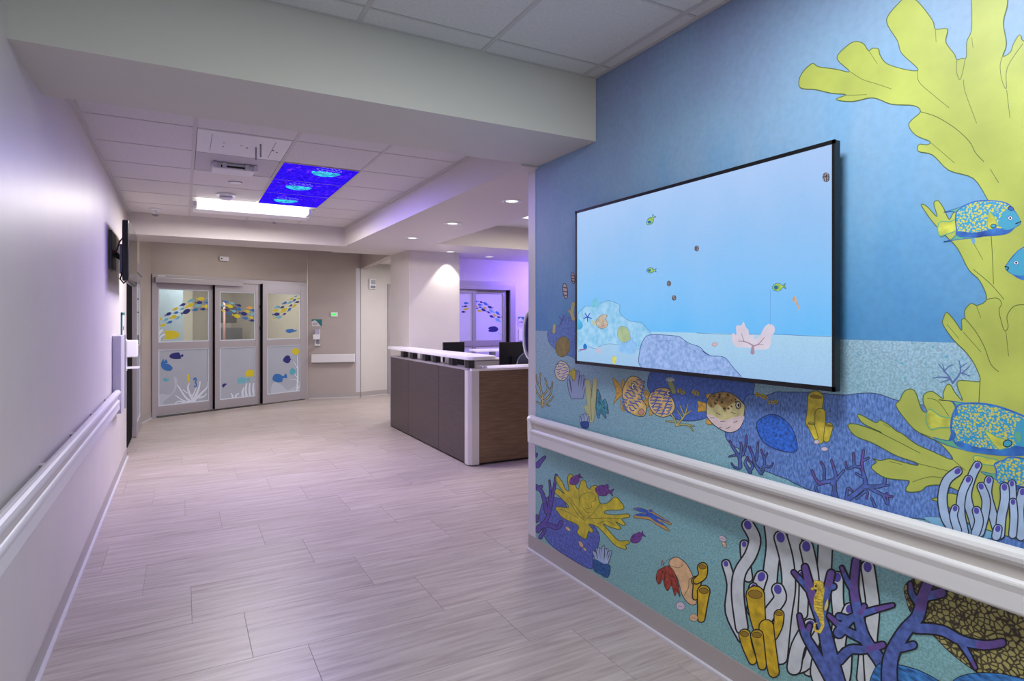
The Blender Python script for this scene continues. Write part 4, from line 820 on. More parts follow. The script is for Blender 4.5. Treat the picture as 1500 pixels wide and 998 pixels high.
# ---- patterned fish under the screen
a = A_(); a.poly(K('A', (168, 612), (185, 580), (205, 572), (235, 590), (248, 625), (238, 660), (215, 682), (185, 676), (168, 650)), mat('print_fish_cream', (216, 206, 176), .5), True, LNC, .6); waves(a, *K('A', (208, 628))[0], 9, 13, -15, 7, 1.1, STR, .9); a.poly(K('A', (245, 640), (258, 628), (275, 612), (280, 650), (275, 685), (258, 660)), YLD, True, LNO, .4); a.ell(*K('A', (180, 600))[0], 1.6, 1.8, 0, WHT, LNK, .5); done(a, 'fish', 'small round fish with yellow tail left of the grey anemone')
def cowfish(body, tail, fins, eye, ell, ang, label, lips):
    a = A_()
    for f in [tail] + fins: a.poly(K('A', *f), mat('print_fin_gold', (206, 160, 66), .5, noise=.15, scale=60), True, LNO, .4); a.off -= 1.5 * STEP
    a.off += 2 * STEP; a.poly(K('A', *body), ORG, True, LNC, .8); waves(a, *K('A', ell[:2])[0], ell[2] * .2604, ell[3] * .2604, ang, 11, 1.8, STR, 1.2)
    a.ell(*K('A', eye)[0], 2.6, 4.2, 0, WHT, LNK, .7); a.ell(*K('A', (eye[0] + 3, eye[1]))[0], 1.1, 2, 0, LNK)
    if lips: a.poly(K('A', *lips), mat('print_lip', (206, 150, 130), .5), True, LNK, .5)
    done(a, 'fish', label)
cowfish([(560, 700), (580, 668), (605, 657), (640, 668), (660, 690), (672, 685), (662, 720), (652, 780), (680, 825), (670, 880), (625, 880), (575, 852), (552, 800), (545, 745)], [(490, 668), (520, 690), (545, 740), (540, 768), (515, 790), (495, 815), (510, 760), (505, 720)], [[(540, 690), (555, 675), (558, 720), (545, 725)], [(535, 790), (550, 830), (560, 855), (540, 845)], [(665, 800), (690, 780), (692, 830), (675, 840)]], (607, 715), (610, 770, 55, 100), 25, 'gold and blue striped fish facing down under the screen', [(635, 860), (655, 840), (670, 862), (650, 878)])
cowfish([(690, 790), (705, 755), (740, 728), (785, 724), (820, 738), (810, 760), (832, 790), (842, 835), (820, 872), (775, 888), (725, 868), (700, 830)], [(672, 735), (690, 745), (700, 770), (685, 785), (670, 765)], [[(755, 840), (775, 800), (800, 815), (790, 850)], [(695, 850), (710, 845), (715, 875), (700, 878)]], (806, 752), (765, 805, 62, 76), -20, 'second gold and blue striped fish beside the branch coral', None)
a = A_().branch([(K('A', (850, 935), (840, 900), (820, 870)), [2, 1.2]), (K('A', (850, 935), (895, 880), (915, 815)), [2.2, 1]), (K('A', (895, 880), (870, 820)), [1.4, .8]), (K('A', (900, 875), (935, 850)), [1.2, .7]), (K('A', (850, 935), (910, 930), (945, 965)), [1.8, .8]), (K('A', (845, 915), (790, 910)), [1.5, .8]), (K('A', (910, 930), (950, 938)), [1.2, .7]), (K('A', (885, 895), (855, 850)), [1.1, .7])], OLV, LNO, .4); done(a, 'branch_coral', 'olive branching coral beside the puffer fish')
# ---- puffer fish
a = A_(); a.poly(K('C', (512, 265), (560, 275), (590, 295), (588, 340), (545, 350), (512, 352), (518, 305)), mat('print_fin_gold', (206, 160, 66)), True, LNO, .6); a.off -= STEP * .75; a.poly(K('C', (585, 235), (580, 212), (610, 203), (630, 215), (600, 245)), MATS['print_fin_gold'], True, LNO, .5); a.off -= STEP * .75; a.poly(K('C', (590, 410), (580, 440), (600, 455), (630, 455), (610, 420)), MATS['print_fin_gold'], True, LNO, .5)
body = [(583, 320), (590, 265), (615, 222), (660, 200), (720, 190), (785, 202), (840, 240), (885, 285), (897, 310), (890, 380), (880, 440), (845, 495), (785, 520), (725, 508), (650, 462), (600, 410), (585, 365)]
a.poly(K('C', *body), PUF, True, LNC, .9); a.poly(K('C', (588, 370), (640, 385), (720, 420), (800, 400), (888, 385), (877, 440), (843, 492), (785, 516), (725, 504), (652, 460), (603, 408)), PUB)
a.poly(K('C', (592, 275), (617, 225), (660, 204), (720, 194), (783, 206), (832, 240), (800, 280), (760, 310), (735, 355), (715, 320), (670, 290), (640, 320), (610, 310)), PUT)
for k in range(26):
    x, y = random.uniform(612, 830), random.uniform(208, 330)
    if (x - 730) ** 2 / 130 ** 2 + (y - 300) ** 2 / 105 ** 2 < .9: a.ell(*K('C', (x, y))[0], random.uniform(.8, 2.4), random.uniform(.8, 1.8), random.uniform(0, 90), BRN); a.off -= STEP * .75
a.off += STEP
for p, q in (((665, 360), (695, 375)), ((615, 400), (650, 400)), ((700, 430), (735, 427)), ((785, 355), (820, 367)), ((805, 440), (835, 427)), ((745, 490), (778, 473)), ((675, 485), (705, 480))): a.line(K('C', p, q), .8, LNK, False, False); a.off -= STEP * .75
a.off += STEP; a.ell(*K('C', (843, 298))[0], 3.8, 5.6, 0, OCH, LNK, .7); a.ell(*K('C', (843, 296))[0], 2.6, 4, 0, WHT); a.ell(*K('C', (846, 298))[0], 1.6, 2.6, 0, LNK); done(a, 'puffer_fish', 'round spotted puffer fish under the screen')
# ---- blue branch corals above the rail
def bcoral(crop, strokes, m, ln, lw, tip, label=None, name='branch_coral'): a = A_().branch([(K(crop, *p), w) for p, w in strokes], m, ln, lw, tip); return done(a, name, label)
bcoral('C', [([(860, 800), (850, 720), (800, 640), (775, 590)], [4.5, 1.6]), ([(860, 720), (870, 640), (862, 600)], [3, 1.4]), ([(880, 700), (905, 620), (910, 545)], [3, 1.4]), ([(940, 840), (900, 770), (920, 720)], [4, 1.8]), ([(1030, 850), (980, 780), (960, 700), (930, 635)], [4, 1.6]), ([(990, 740), (1000, 650), (1005, 600)], [3, 1.4]), ([(1040, 840), (1060, 760), (1030, 660)], [3, 1.4]), ([(1060, 790), (1100, 800), (1125, 770)], [3, 1.3]), ([(850, 810), (810, 800), (790, 770)], [2.5, 1.3]), ([(1050, 730), (1080, 690)], [2.2, 1.3]), ([(835, 700), (770, 715)], [2, 1]), ([(940, 830), (960, 790), (925, 740)], [3, 1.5])], COR, LNC, .6, CORT, 'blue violet branching coral left of the yellow tubes')
bcoral('D', [([(300, 780), (300, 690), (250, 690), (200, 690), (165, 620)], [6, 2]), ([(290, 700), (310, 650), (285, 560)], [5, 2]), ([(310, 680), (360, 620)], [3, 2]), ([(240, 690), (240, 610), (220, 570)], [3, 2]), ([(380, 800), (480, 720), (490, 680), (470, 600), (480, 500)], [7, 2.4]), ([(470, 600), (425, 590), (420, 515)], [3.4, 2.2]), ([(425, 595), (380, 610), (372, 570)], [2.6, 1.6]), ([(480, 560), (510, 545)], [2.6, 1.8]), ([(490, 720), (600, 710), (605, 630), (580, 570)], [5, 2]), ([(605, 635), (655, 605)], [2.6, 1.8]), ([(590, 715), (635, 710)], [2.6, 1.8]), ([(520, 730), (600, 770), (655, 780)], [4, 2]), ([(600, 775), (630, 830), (620, 760)], [3, 2]), ([(440, 790), (500, 745), (500, 790)], [3, 2]), ([(375, 790), (385, 730), (410, 745)], [3, 2]), ([(200, 760), (190, 715), (240, 700)], [3, 2]), ([(490, 670), (435, 640)], [2.4, 1.8]), ([(550, 840), (530, 790)], [3, 2]), ([(320, 790), (310, 745)], [3, 2])], COR, LNC, .7, CORT, 'large blue violet branching coral right of the yellow tubes')
# ---- yellow tube sponge on rock
a = A_().branch([(K('D', (165, 330), (180, 260), (188, 185)), [17, 23])], YTU if False else mat('print_tube_pale', (204, 184, 62), .5, noise=.12, scale=30), LNO, .7); a.branch([(K('D', (210, 430), (215, 350), (218, 275)), [13, 15])], MATS['print_tube_pale'], LNO, .7); a.branch([(K('D', (190, 420), (160, 345)), [6, 9])], MATS['print_tube_pale'], LNO, .7); a.branch([(K('D', (255, 430), (270, 355)), [8, 11])], MATS['print_tube_pale'], LNO, .7)
for x, y, r in ((190, 172, 9), (160, 338, 4.4), (272, 348, 5)): a.ell(*K('D', (x, y))[0], r, r * .3, 8, YTD, LNO, .4)
a.ell(*K('D', (195, 447))[0], 4, 3, 0, PIN, LNG, .4); a.ell(*K('D', (243, 490))[0], 5, 3, 0, PIN, LNG, .4); done(a, 'tube_sponge', 'yellow tube sponges under the screen corner')
# ---- faint coral and the giant yellow coral
bcoral('H', [([(455, 878), (440, 850), (415, 820), (390, 790)], [2.4, 1]), ([(455, 878), (490, 830), (485, 775)], [2.6, 1]), ([(490, 830), (535, 845)], [1.6, 1]), ([(440, 855), (400, 850), (368, 855)], [1.8, .9]), ([(415, 825), (440, 800), (460, 795)], [1.4, .8]), ([(488, 810), (520, 785)], [1.4, .8]), ([(420, 830), (410, 790)], [1.2, .8]), ([(500, 830), (535, 800)], [1.2, .8]), ([(445, 860), (400, 875)], [1.4, .8])], mat('print_faint_coral', (84, 110, 166), .5), MATS['print_faint_coral'], .1, None, 'faint slate branching coral beside the giant yellow coral')
gy = K('G', (135, 310), (90, 350), (70, 395), (80, 430), (150, 437), (230, 455), (300, 462), (250, 485), (330, 495), (430, 477), (520, 508), (630, 515), (662, 545), (620, 585), (605, 615), (640, 660), (708, 690), (695, 706), (655, 705), (652, 738), (720, 755), (800, 830), (920, 870), (990, 975)) + \
    K('H', (625, 50), (600, 95), (500, 100), (462, 98), (440, 130), (415, 80), (390, 45), (370, 58), (385, 118), (340, 72), (312, 62), (345, 115), (385, 165), (430, 210), (480, 265), (530, 360), (580, 410), (612, 492), (570, 523), (540, 514), (512, 545), (512, 580), (497, 590), (497, 638), (470, 600), (430, 555), (415, 580), (412, 610), (460, 680), (520, 740), (560, 800), (582, 868)) + \
    K('D', (1120, 75), (1060, 75), (1052, 110), (1085, 195), (1040, 150), (1010, 100), (985, 105), (965, 155), (965, 185), (900, 140), (850, 158), (845, 210), (868, 262), (835, 252), (800, 150), (770, 125), (730, 140), (700, 195), (680, 230), (760, 340), (820, 390), (950, 460), (1025, 555), (900, 505), (800, 460), (720, 400), (680, 380), (630, 340), (580, 315), (555, 330), (470, 285), (443, 285), (480, 335), (590, 390), (520, 365), (430, 338), (385, 345), (430, 410), (540, 455), (680, 530), (800, 572), (803, 590), (700, 565), (640, 550), (580, 560), (535, 548), (560, 570), (528, 605), (615, 665), (740, 680), (760, 692), (738, 735), (760, 752), (830, 745), (870, 715), (960, 710), (1050, 740), (1060, 768), (1000, 760), (930, 785), (895, 795), (930, 810), (1010, 850), (1060, 910), (1200, 970), (1450, 1050), (1900, 1200), (2050, 500)) + \
    K('P', (1640, 420), (1630, 200), (1640, 60), (1600, -60), (1560, -80), (1535, -20)) + K('G', (1175, 190), (1145, 170), (1115, 215), (1100, 255), (1062, 275), (1080, 215), (1065, 110), (1085, 20), (1075, -70), (990, -100), (915, -50), (912, 50), (910, 150), (888, 205), (885, 280), (862, 285), (840, 292), (825, 262), (785, 205), (793, 142), (735, 143), (720, 100), (650, 10), (600, -18), (560, 12), (503, 80), (503, 125), (550, 200), (570, 260), (640, 325), (646, 345), (590, 340), (500, 312), (465, 270), (457, 240), (430, 236), (408, 247), (385, 215), (345, 203), (300, 228), (255, 285), (318, 350), (250, 338), (165, 326))
a = A_().poly(gy, YEL, True, LNO, 1.0)
for c, p, w in (('G', [(322, 352), (380, 388), (450, 410), (520, 434)], .8), ('G', [(648, 345), (655, 400), (720, 460), (800, 525)], .9), ('G', [(840, 290), (838, 350), (853, 390), (868, 350), (880, 285)], 1), ('G', [(872, 390), (880, 450), (935, 600)], .9), ('G', [(1062, 275), (1050, 320), (1058, 390), (1080, 432), (1085, 330), (1160, 215)], 1), ('G', [(1082, 440), (1098, 575)], .9), ('G', [(662, 545), (740, 570), (830, 625), (900, 690), (930, 745), (970, 788)], 1.2), ('G', [(708, 692), (770, 745), (828, 795)], .8), ('G', [(410, 248), (452, 312)], .7), ('G', [(735, 145), (738, 205)], .7), ('G', [(912, 185), (918, 235)], .7), ('G', [(300, 465), (400, 462)], .7), ('G', [(1002, 825), (1042, 890)], .9),
                ('H', [(632, 200), (638, 300), (643, 425)], 1), ('H', [(550, 235), (595, 315)], .7), ('H', [(550, 358), (630, 425), (690, 495)], 1), ('H', [(612, 495), (660, 490), (680, 515), (668, 545), (682, 610), (695, 640), (710, 620), (705, 570), (740, 525), (800, 520)], 1.1), ('H', [(512, 582), (560, 640), (600, 710), (630, 790), (665, 825)], 1.1), ('H', [(700, 645), (712, 755)], .8), ('H', [(505, 645), (585, 735)], .8), ('H', [(430, 610), (485, 675)], .7), ('H', [(565, 525), (585, 580)], .7), ('H', [(582, 868), (575, 985)], 1),
                ('D', [(580, 390), (700, 450), (825, 515)], .9), ('D', [(800, 575), (900, 600), (1000, 625)], .8), ('D', [(640, 565), (715, 585)], .7), ('D', [(1025, 555), (1100, 620)], .8), ('D', [(780, 690), (880, 660), (960, 665)], .8), ('D', [(600, 335), (640, 360)], .7), ('D', [(1190, 80), (1182, 220)], 1), ('D', [(870, 180), (935, 200), (1000, 290)], .8), ('D', [(820, 390), (900, 420), (980, 445)], .8)):
    a.line(K(c, *p), w, LNO); a.off -= STEP * .75
a.off += STEP
a.poly(K('H', (540, 215), (555, 215), (558, 235), (548, 242)), WATER); done(a, 'giant_coral', 'giant yellow green finger coral')
# ---- angelfish
def angelfish(crop, body, tail, fins, belly, face, eye, mouth, gill, sc, label):
    a = A_()
    for f in fins: a.poly(K(crop, *f), ANGG, True, ANGB, .8); a.off -= 1.5 * STEP
    a.off += 2 * STEP
    if tail: a.poly(K(crop, *tail), ANGY, True, ANGG, 1.2)
    a.poly(K(crop, *body), ANGEL, True, ANGB, 1.4 * sc)
    if belly: a.poly(K(crop, *belly), ANGB)
    if face: a.poly(K(crop, *face), mat('print_angel_face', (66, 156, 190), .5))
    if gill: a.poly(K(crop, *gill), ANGY, True, ANGG, .7 * sc)
    if eye: a.ell(*K(crop, eye)[0], 3.4 * sc, 2.8 * sc, 0, WHT, ANGB, .7); a.ell(*K(crop, eye)[0], 1.6 * sc, 1.6 * sc, 0, LNK)
    if mouth: a.line(K(crop, *mouth), 1.6, LNK)
    return done(a, 'angelfish', label)
fa = angelfish('H', [(470, 120), (485, 85), (560, 48), (660, 47), (720, 68), (765, 140), (740, 165), (700, 195), (600, 205), (490, 208), (475, 175)], [(475, 132), (440, 140), (398, 142), (388, 175), (398, 205), (420, 200), (475, 178)], [[(495, 100), (450, 92), (415, 98), (480, 78), (540, 55)], [(490, 195), (450, 222), (415, 232), (480, 222), (600, 206)]], [(475, 185), (560, 190), (640, 172), (690, 170), (740, 165), (700, 196), (600, 206), (490, 210)], [(665, 150), (680, 110), (715, 80), (740, 95), (767, 140), (740, 165), (700, 178)], (720, 124), [(745, 150), (768, 140)], [(625, 95), (660, 150), (640, 172), (615, 165)], 1., 'blue and yellow angelfish before the coral trunk')
a = A_(); a.ell(*K('H', (722, 80))[0], 4.2, 3, 20, ANGB, LNK, .6); done(a, 'crown_spot', None, fa); a = A_(); a.ell(*K('H', (643, 160))[0], 4, 2.8, -10, MATS['print_angel_face'], LNK, .7); done(a, 'fin_spot', None, fa)
angelfish('H', [(700, 345), (735, 295), (780, 258), (850, 235), (920, 235), (980, 290), (960, 370), (880, 410), (780, 405), (730, 380), (705, 362)], None, [[(960, 300), (1020, 270), (1020, 380), (960, 350)]], [(740, 385), (790, 370), (900, 385), (870, 412), (780, 406)], [(700, 345), (738, 295), (775, 265), (800, 300), (790, 380), (735, 382), (705, 362)], (747, 328), [(696, 345), (712, 350), (705, 362)], None, 1., 'angelfish facing left at the right edge of the mural')
angelfish('D', [(1330, 560), (1380, 540), (1500, 560), (1700, 640), (1800, 740), (1700, 800), (1500, 760), (1400, 730), (1300, 690), (1290, 620), (1280, 580)], [(1300, 560), (1240, 545), (1170, 530), (1148, 545), (1180, 575), (1280, 590)], [[(1310, 650), (1260, 640), (1195, 628), (1260, 665), (1400, 715)]], [(1310, 680), (1420, 710), (1560, 740), (1640, 790), (1500, 765), (1400, 733)], None, None, None, None, 1.2, 'lower angelfish partly hidden behind the large one')
fb = angelfish('D', [(1020, 300), (1060, 225), (1130, 212), (1220, 216), (1320, 238), (1455, 290), (1560, 350), (1610, 430), (1540, 505), (1400, 527), (1200, 512), (1060, 470), (1020, 400)], [(1020, 305), (950, 290), (888, 248), (865, 275), (862, 320), (890, 370), (940, 360), (1020, 355)], [[(1060, 260), (1030, 205), (940, 190), (1100, 208), (1250, 222)], [(1050, 400), (1010, 440), (900, 420), (1000, 470), (1200, 512)]], [(1060, 440), (1180, 480), (1330, 490), (1420, 470), (1560, 470), (1540, 505), (1400, 527), (1200, 512), (1070, 474)], [(1395, 395), (1440, 310), (1500, 330), (1570, 370), (1600, 430), (1540, 470), (1420, 470)], (1530, 400), [(1570, 440), (1612, 432)], [(1215, 375), (1290, 415), (1390, 450), (1330, 490), (1290, 480)], 1.6, 'large blue and yellow angelfish above the pale anemone')
a = A_(); a.ell(*K('D', (1358, 456))[0], 6.4, 5, -10, MATS['print_angel_face'], LNK, 1); done(a, 'fin_spot', None, fb); a = A_(); a.poly(K('D', (1022, 205), (1050, 230), (1055, 280), (1035, 290), (1040, 240)), ANGB); done(a, 'fin_base', None, fb); a = A_(); a.poly(K('D', (1020, 375), (1045, 400), (1035, 430), (1000, 440), (1010, 410)), ANGB); done(a, 'fin_base', None, fb); a = A_(); a.poly(K('D', (1400, 400), (1430, 385), (1440, 430), (1425, 450)), ANGG); done(a, 'cheek_patch', None, fb)
# ---- pale anemone upper right
def tentacles(crop, lst, m, ln, lw, label, tipr=.56):
    a = A_(); s = CR[crop][2]
    for p, w in lst:
        P = K(crop, *p); a.branch([(P[::-1], [w * s * 1.05, w * s])], m, ln, lw)
        d = math.degrees(math.atan2(P[1][1] - P[0][1], P[1][0] - P[0][0])); a.ell(P[0][0], P[0][1], w * s * tipr * .8, w * s * tipr * .62, d, ANT)
    done(a, 'anemone', label)
tentacles('D', [([(1245, 680), (1235, 760), (1260, 860), (1300, 1000)], 46), ([(1385, 700), (1390, 800), (1400, 990)], 40), ([(1175, 590), (1140, 660), (1112, 780), (1150, 920), (1170, 1000)], 46), ([(1450, 750), (1430, 860), (1440, 1020)], 48), ([(1055, 625), (990, 680), (962, 780), (978, 900), (1020, 970)], 48), ([(1120, 675), (1082, 760), (1072, 870), (1095, 1000)], 44), ([(1340, 722), (1342, 800), (1322, 900), (1312, 1010)], 48), ([(1198, 718), (1228, 800), (1218, 900), (1190, 1000)], 44), ([(1170, 865), (1185, 930), (1165, 1000)], 46), ([(1040, 852), (1030, 900), (1055, 985)], 40), ([(1392, 812), (1398, 900), (1390, 1010)], 40), ([(1300, 975), (1290, 1020)], 46), ([(1520, 720), (1500, 850), (1510, 1030)], 50), ([(1600, 780), (1570, 900), (1580, 1050)], 50)], ANB, LNC, 1.1, 'pale blue anemone above the handrail')
# ================== below the handrail
bcoral('B', [([(84, 625), (110, 590), (150, 530), (180, 400), (205, 255)], [6, 2.6]), ([(140, 500), (115, 380), (80, 335), (74, 325)], [5, 3]), ([(150, 520), (165, 380), (160, 290)], [3.6, 1.4]), ([(80, 190), (100, 165), (128, 135)], [7, 3]), ([(72, 130), (76, 114)], [2, 1.5]), ([(90, 600), (150, 585), (210, 605), (238, 570)], [6.5, 5]), ([(100, 668), (115, 645), (130, 620)], [5, 3.5]), ([(84, 614), (95, 600), (120, 575)], [7, 5]), ([(76, 560), (78, 525)], [4, 3]), ([(82, 345), (105, 332)], [4.5, 4])], CORD, LNK, .6, None, 'purple branching coral at the lower left end of the mural')
a = A_().poly(K('B', (210, 260), (245, 300), (265, 345), (290, 360), (280, 290), (290, 250), (320, 262), (335, 330), (355, 345), (372, 290), (400, 295), (408, 330), (430, 350), (440, 330), (475, 325), (480, 360), (495, 440), (545, 440), (585, 405), (610, 405), (640, 440), (655, 465), (640, 485), (540, 490), (530, 510), (600, 520), (680, 512), (690, 535), (640, 545), (665, 580), (650, 590), (600, 565), (635, 605), (620, 615), (560, 600), (520, 580), (560, 630), (620, 690), (680, 690), (690, 710), (665, 722), (670, 748), (600, 725), (540, 660), (480, 600), (420, 580), (450, 620), (440, 640), (420, 630), (400, 680), (345, 640), (355, 600), (325, 575), (250, 540), (215, 500), (200, 480), (215, 465), (290, 470), (240, 410), (195, 370), (215, 345), (260, 380), (205, 300)), YLD, True, LNO, .9)
for p in ([(355, 460), (365, 400), (420, 370), (465, 390), (465, 420), (435, 440), (440, 470), (400, 480)], [(290, 400), (340, 470), (390, 540)], [(300, 440), (350, 520), (400, 560)], [(480, 580), (540, 560), (600, 590)], [(420, 545), (520, 540), (640, 545)], [(355, 345), (358, 440)], [(230, 480), (300, 510), (350, 540)], [(500, 440), (450, 510), (400, 550)], [(385, 475), (410, 505), (438, 500)]): a.line(K('B', *p), .7, LNO); a.off -= STEP * .75
a.off += STEP; done(a, 'coral', 'bright yellow leafy coral at the lower left of the mural')
for c, ang, s in (((335, 285), 200, 1.), ((525, 360), 170, 1.3), ((745, 670), 195, 1.1)):
    x, y = K('B', c)[0]; a = A_(); a.poly(fishpts(x, y, 21 * s, 13 * s, ang + (15 if s < 1.2 else 0)), PUR, True, LNK, .4); a.poly([(x - 2 * s, y - 6 * s), (x + 4 * s, y - 8 * s), (x + 6 * s, y - 3 * s)], PUR, False); a.ell(x - 6 * s, y - 1.2 * s, .9, .9, 0, LNK); done(a, 'fish', ('small purple fish over the yellow coral', 'larger purple fish right of the yellow coral', 'purple fish below the blue starfish')[(1., 1.3, 1.1).index(s)])
a = A_().poly(K('B', (715, 485), (750, 470), (815, 490), (835, 480), (850, 500), (925, 545), (968, 575), (960, 585), (900, 560), (962, 630), (880, 590), (830, 555), (770, 545), (718, 535), (740, 515), (790, 505)), SOR, True, LNK, .5); a.poly(K('B', (722, 482), (760, 475), (820, 495), (850, 512), (920, 550), (958, 572), (870, 545), (945, 600), (870, 568), (825, 535), (770, 530), (728, 522), (760, 512), (800, 508)), SBL); a.ell(*K('B', (833, 492))[0], 3.6, 2.6, 10, SBL, SOR, .6); done(a, 'starfish', 'blue starfish with gold edges')
for c, l, ang in (((283, 612), 40, 40), ((370, 715), 48, 60), ((395, 748), 30, 50)):
    x, y = K('B', c)[0]; a = A_(); a.ell(x, y, l * .2204 * .5, l * .2204 * .24, ang, SHE, LNO, .4); done(a, 'shell')
fan('B', 510, 840, 130, 120, 11, ANB, None, LNC, .5, 2.3, label='blue tube anemone at the foot of the yellow coral'); a = A_().poly(K('B', (455, 815), (520, 845), (565, 860), (548, 935), (500, 915), (455, 885)), mat('print_deep_teal', (24, 84, 140), .5, noise=.25, scale=60), True, LNC, .5); done(a, 'anemone_base')
# hermit crab and yellow tubes
a = A_().poly(K('E', (195, 335), (215, 300), (245, 297), (290, 330), (325, 390), (345, 450), (355, 520), (345, 562), (310, 560), (275, 520), (258, 470), (240, 410)), SHE, True, LNC, .8); a.line(K('E', (345, 410), (310, 420), (305, 470), (275, 520)), .8, LNO); a.line(K('E', (190, 340), (240, 355), (270, 345), (265, 335)), .5, LNK); done(a, 'hermit_shell', 'tan shell of the red hermit crab')
a = A_().poly(K('E', (150, 360), (190, 345), (222, 375), (245, 440), (258, 520), (240, 490), (228, 515), (208, 455), (188, 487), (170, 460), (160, 420), (140, 450), (122, 420), (130, 375)), CRB, True, LNK, .6)
for p in ([(190, 370), (205, 420), (210, 460)], [(175, 370), (170, 420), (175, 465)], [(210, 380), (235, 440), (245, 490)], [(160, 375), (150, 410), (140, 440)]): a.line(K('E', *p), .7, LNK); a.off -= STEP * .75
a.off += STEP; a.line(K('E', (165, 345), (158, 315)), 1, CRB, False, False); a.line(K('E', (155, 345), (150, 318)), 1, CRB, False, False); a.line(K('E', (165, 335), (190, 310), (225, 300)), .5, LNK); done(a, 'hermit_crab', 'red hermit crab at the foot of the mural')
def ysponge(lst, label):
    a = A_()
    for p, w0, w1, hole in lst:
        P = K('E', *p); s = .2586; a.branch([(P, [w0 * s, w1 * s])], YTU, LNK, 1.1); 
        if hole: a.ell(P[-1][0], P[-1][1] - 1.2, w1 * s * .40, w1 * s * .24, 8, YTD, LNK, .6)
    done(a, 'tube_sponge', label)
ysponge([([(345, 520), (355, 440), (350, 430)], 30, 48, True), ([(350, 430), (385, 400), (385, 355)], 30, 52, True), ([(378, 645), (385, 560), (392, 490)], 34, 66, True)], 'yellow tube sponges behind the hermit crab')
# big white anemone, yellow tubes, seahorse, blue coral
tentacles('J', [([(785, 215), (795, 330), (805, 500), (790, 700)], 40), ([(272, 112), (275, 160), (290, 260)], 30), ([(375, -60), (400, 100), (388, 230), (378, 360), (370, 520)], 56), ([(484, -25), (500, 150), (522, 300), (490, 440), (470, 560)], 54), ([(632, 20), (622, 250), (600, 430), (570, 560), (560, 660)], 56), ([(545, 122), (562, 200), (572, 300), (560, 450), (520, 600)], 52), ([(432, 82), (458, 180), (468, 300), (450, 430), (432, 610)], 52), ([(192, 198), (215, 290), (208, 410), (262, 525)], 30), ([(288, 28), (318, 90), (300, 160), (252, 240), (244, 340), (262, 480)], 46), ([(348, 255), (330, 310), (312, 400)], 48), ([(312, 300), (305, 330)], 30), ([(420, 310), (430, 350), (395, 400), (362, 450)], 48), ([(682, 258), (682, 350), (688, 450), (668, 600)], 46), ([(528, 245), (535, 300), (530, 420)], 34), ([(735, 395), (705, 470), (690, 560)], 44), ([(815, 212), (828, 300), (838, 400), (826, 560), (835, 730)], 52), ([(600, 480), (575, 560), (545, 640), (490, 660)], 40), ([(560, 470), (510, 560), (492, 655)], 54), ([(720, 590), (715, 680), (700, 740)], 46), ([(600, 600), (590, 680), (620, 740)], 44)], ANE, LNK, 1.5, 'large white anemone with purple tips below the handrail')
ysponge([([(720, 730), (700, 640), (685, 510)], 60, 100, True), ([(790, 740), (815, 680), (820, 620)], 40, 50, True), ([(790, 945), (765, 800), (748, 690)], 56, 78, False), ([(670, 880), (640, 800), (625, 735)], 40, 60, True), ([(725, 910), (710, 820), (695, 740)], 40, 66, True)], 'cluster of yellow tube sponges before the white anemone')
bcoral('J', [([(690, 430), (760, 440), (800, 385)], [9, 7]), ([(690, 500), (740, 440), (830, 405), (925, 380)], [15, 5]), ([(685, 740), (650, 600), (620, 470), (570, 330), (540, 212)], [24, 8]), ([(575, 330), (530, 280), (490, 235)], [10, 5]), ([(610, 440), (630, 350), (655, 240)], [12, 10]), ([(635, 305), (665, 298)], [8, 8]), ([(650, 700), (575, 570), (535, 500), (515, 425)], [15, 5]), ([(560, 550), (550, 510), (560, 470)], [9, 6]), ([(690, 620), (740, 575), (800, 575), (880, 555)], [14, 9]), ([(930, 760), (880, 640), (800, 520), (770, 400), (755, 300), (765, 185)], [18, 10]), ([(752, 315), (720, 260), (702, 215)], [8, 4]), ([(805, 530), (720, 490), (645, 425)], [14, 5]), ], COR, LNK, 1.6, CORT, 'tall blue coral before the white anemone')
a = A_().poly(K('J', (975, 300), (1010, 268), (1070, 255), (1300, 300), (1560, 360), (1800, 430), (1900, 800), (1500, 800), (1290, 672), (1180, 590), (1100, 510), (1010, 420), (985, 360)), HONEY, True, LNK, .9); done(a, 'honeycomb_coral', 'brown honeycomb coral at the lower right')
a = A_().poly(K('J', (820, 760), (860, 640), (940, 640), (1050, 670), (1160, 735), (1200, 800), (900, 820)), BRAIN, True, LNK, .9); a.poly(K('J', (1160, 760), (1200, 705), (1260, 682), (1350, 676), (1450, 690), (1560, 730), (1560, 830), (1200, 830)), BRAIN, True, LNK, .9); done(a, 'brain_coral', 'blue brain corals at the lower right corner')
bcoral('J', [([(915, 780), (915, 620), (975, 500), (1035, 430), (1060, 340), (1095, 250)], [22, 14]), ([(1040, 370), (1010, 330), (1003, 285)], [10, 5]), ([(1050, 345), (1100, 335), (1140, 325)], [12, 13]), ([(1030, 480), (1140, 490), (1230, 535), (1330, 555), (1405, 545)], [14, 11]), ([(1215, 530), (1255, 590), (1290, 655)], [9, 4]), ([(965, 570), (1015, 555)], [9, 10])], COR, LNK, 1.6, CORT, 'thick blue coral before the honeycomb coral')
SEA = mat('print_seahorse', (214, 186, 66), .5, noise=.2, scale=90); SEL = mat('print_seahorse_line', (140, 104, 30), .5)
a = A_(); pt = K('J', (596, 290), (612, 310), (600, 350), (598, 390), (612, 430), (618, 470), (605, 498), (585, 490), (580, 465), (592, 458))
for k, (w0, w1) in enumerate(((9, 10), (10, 14), (14, 13), (13, 8), (8, 5), (5, 4), (4, 3), (3, 2), (2, 1.5))): a.line([pt[k], pt[k + 1]], [w0, w1], SEA, False, False); a.off -= STEP * .75
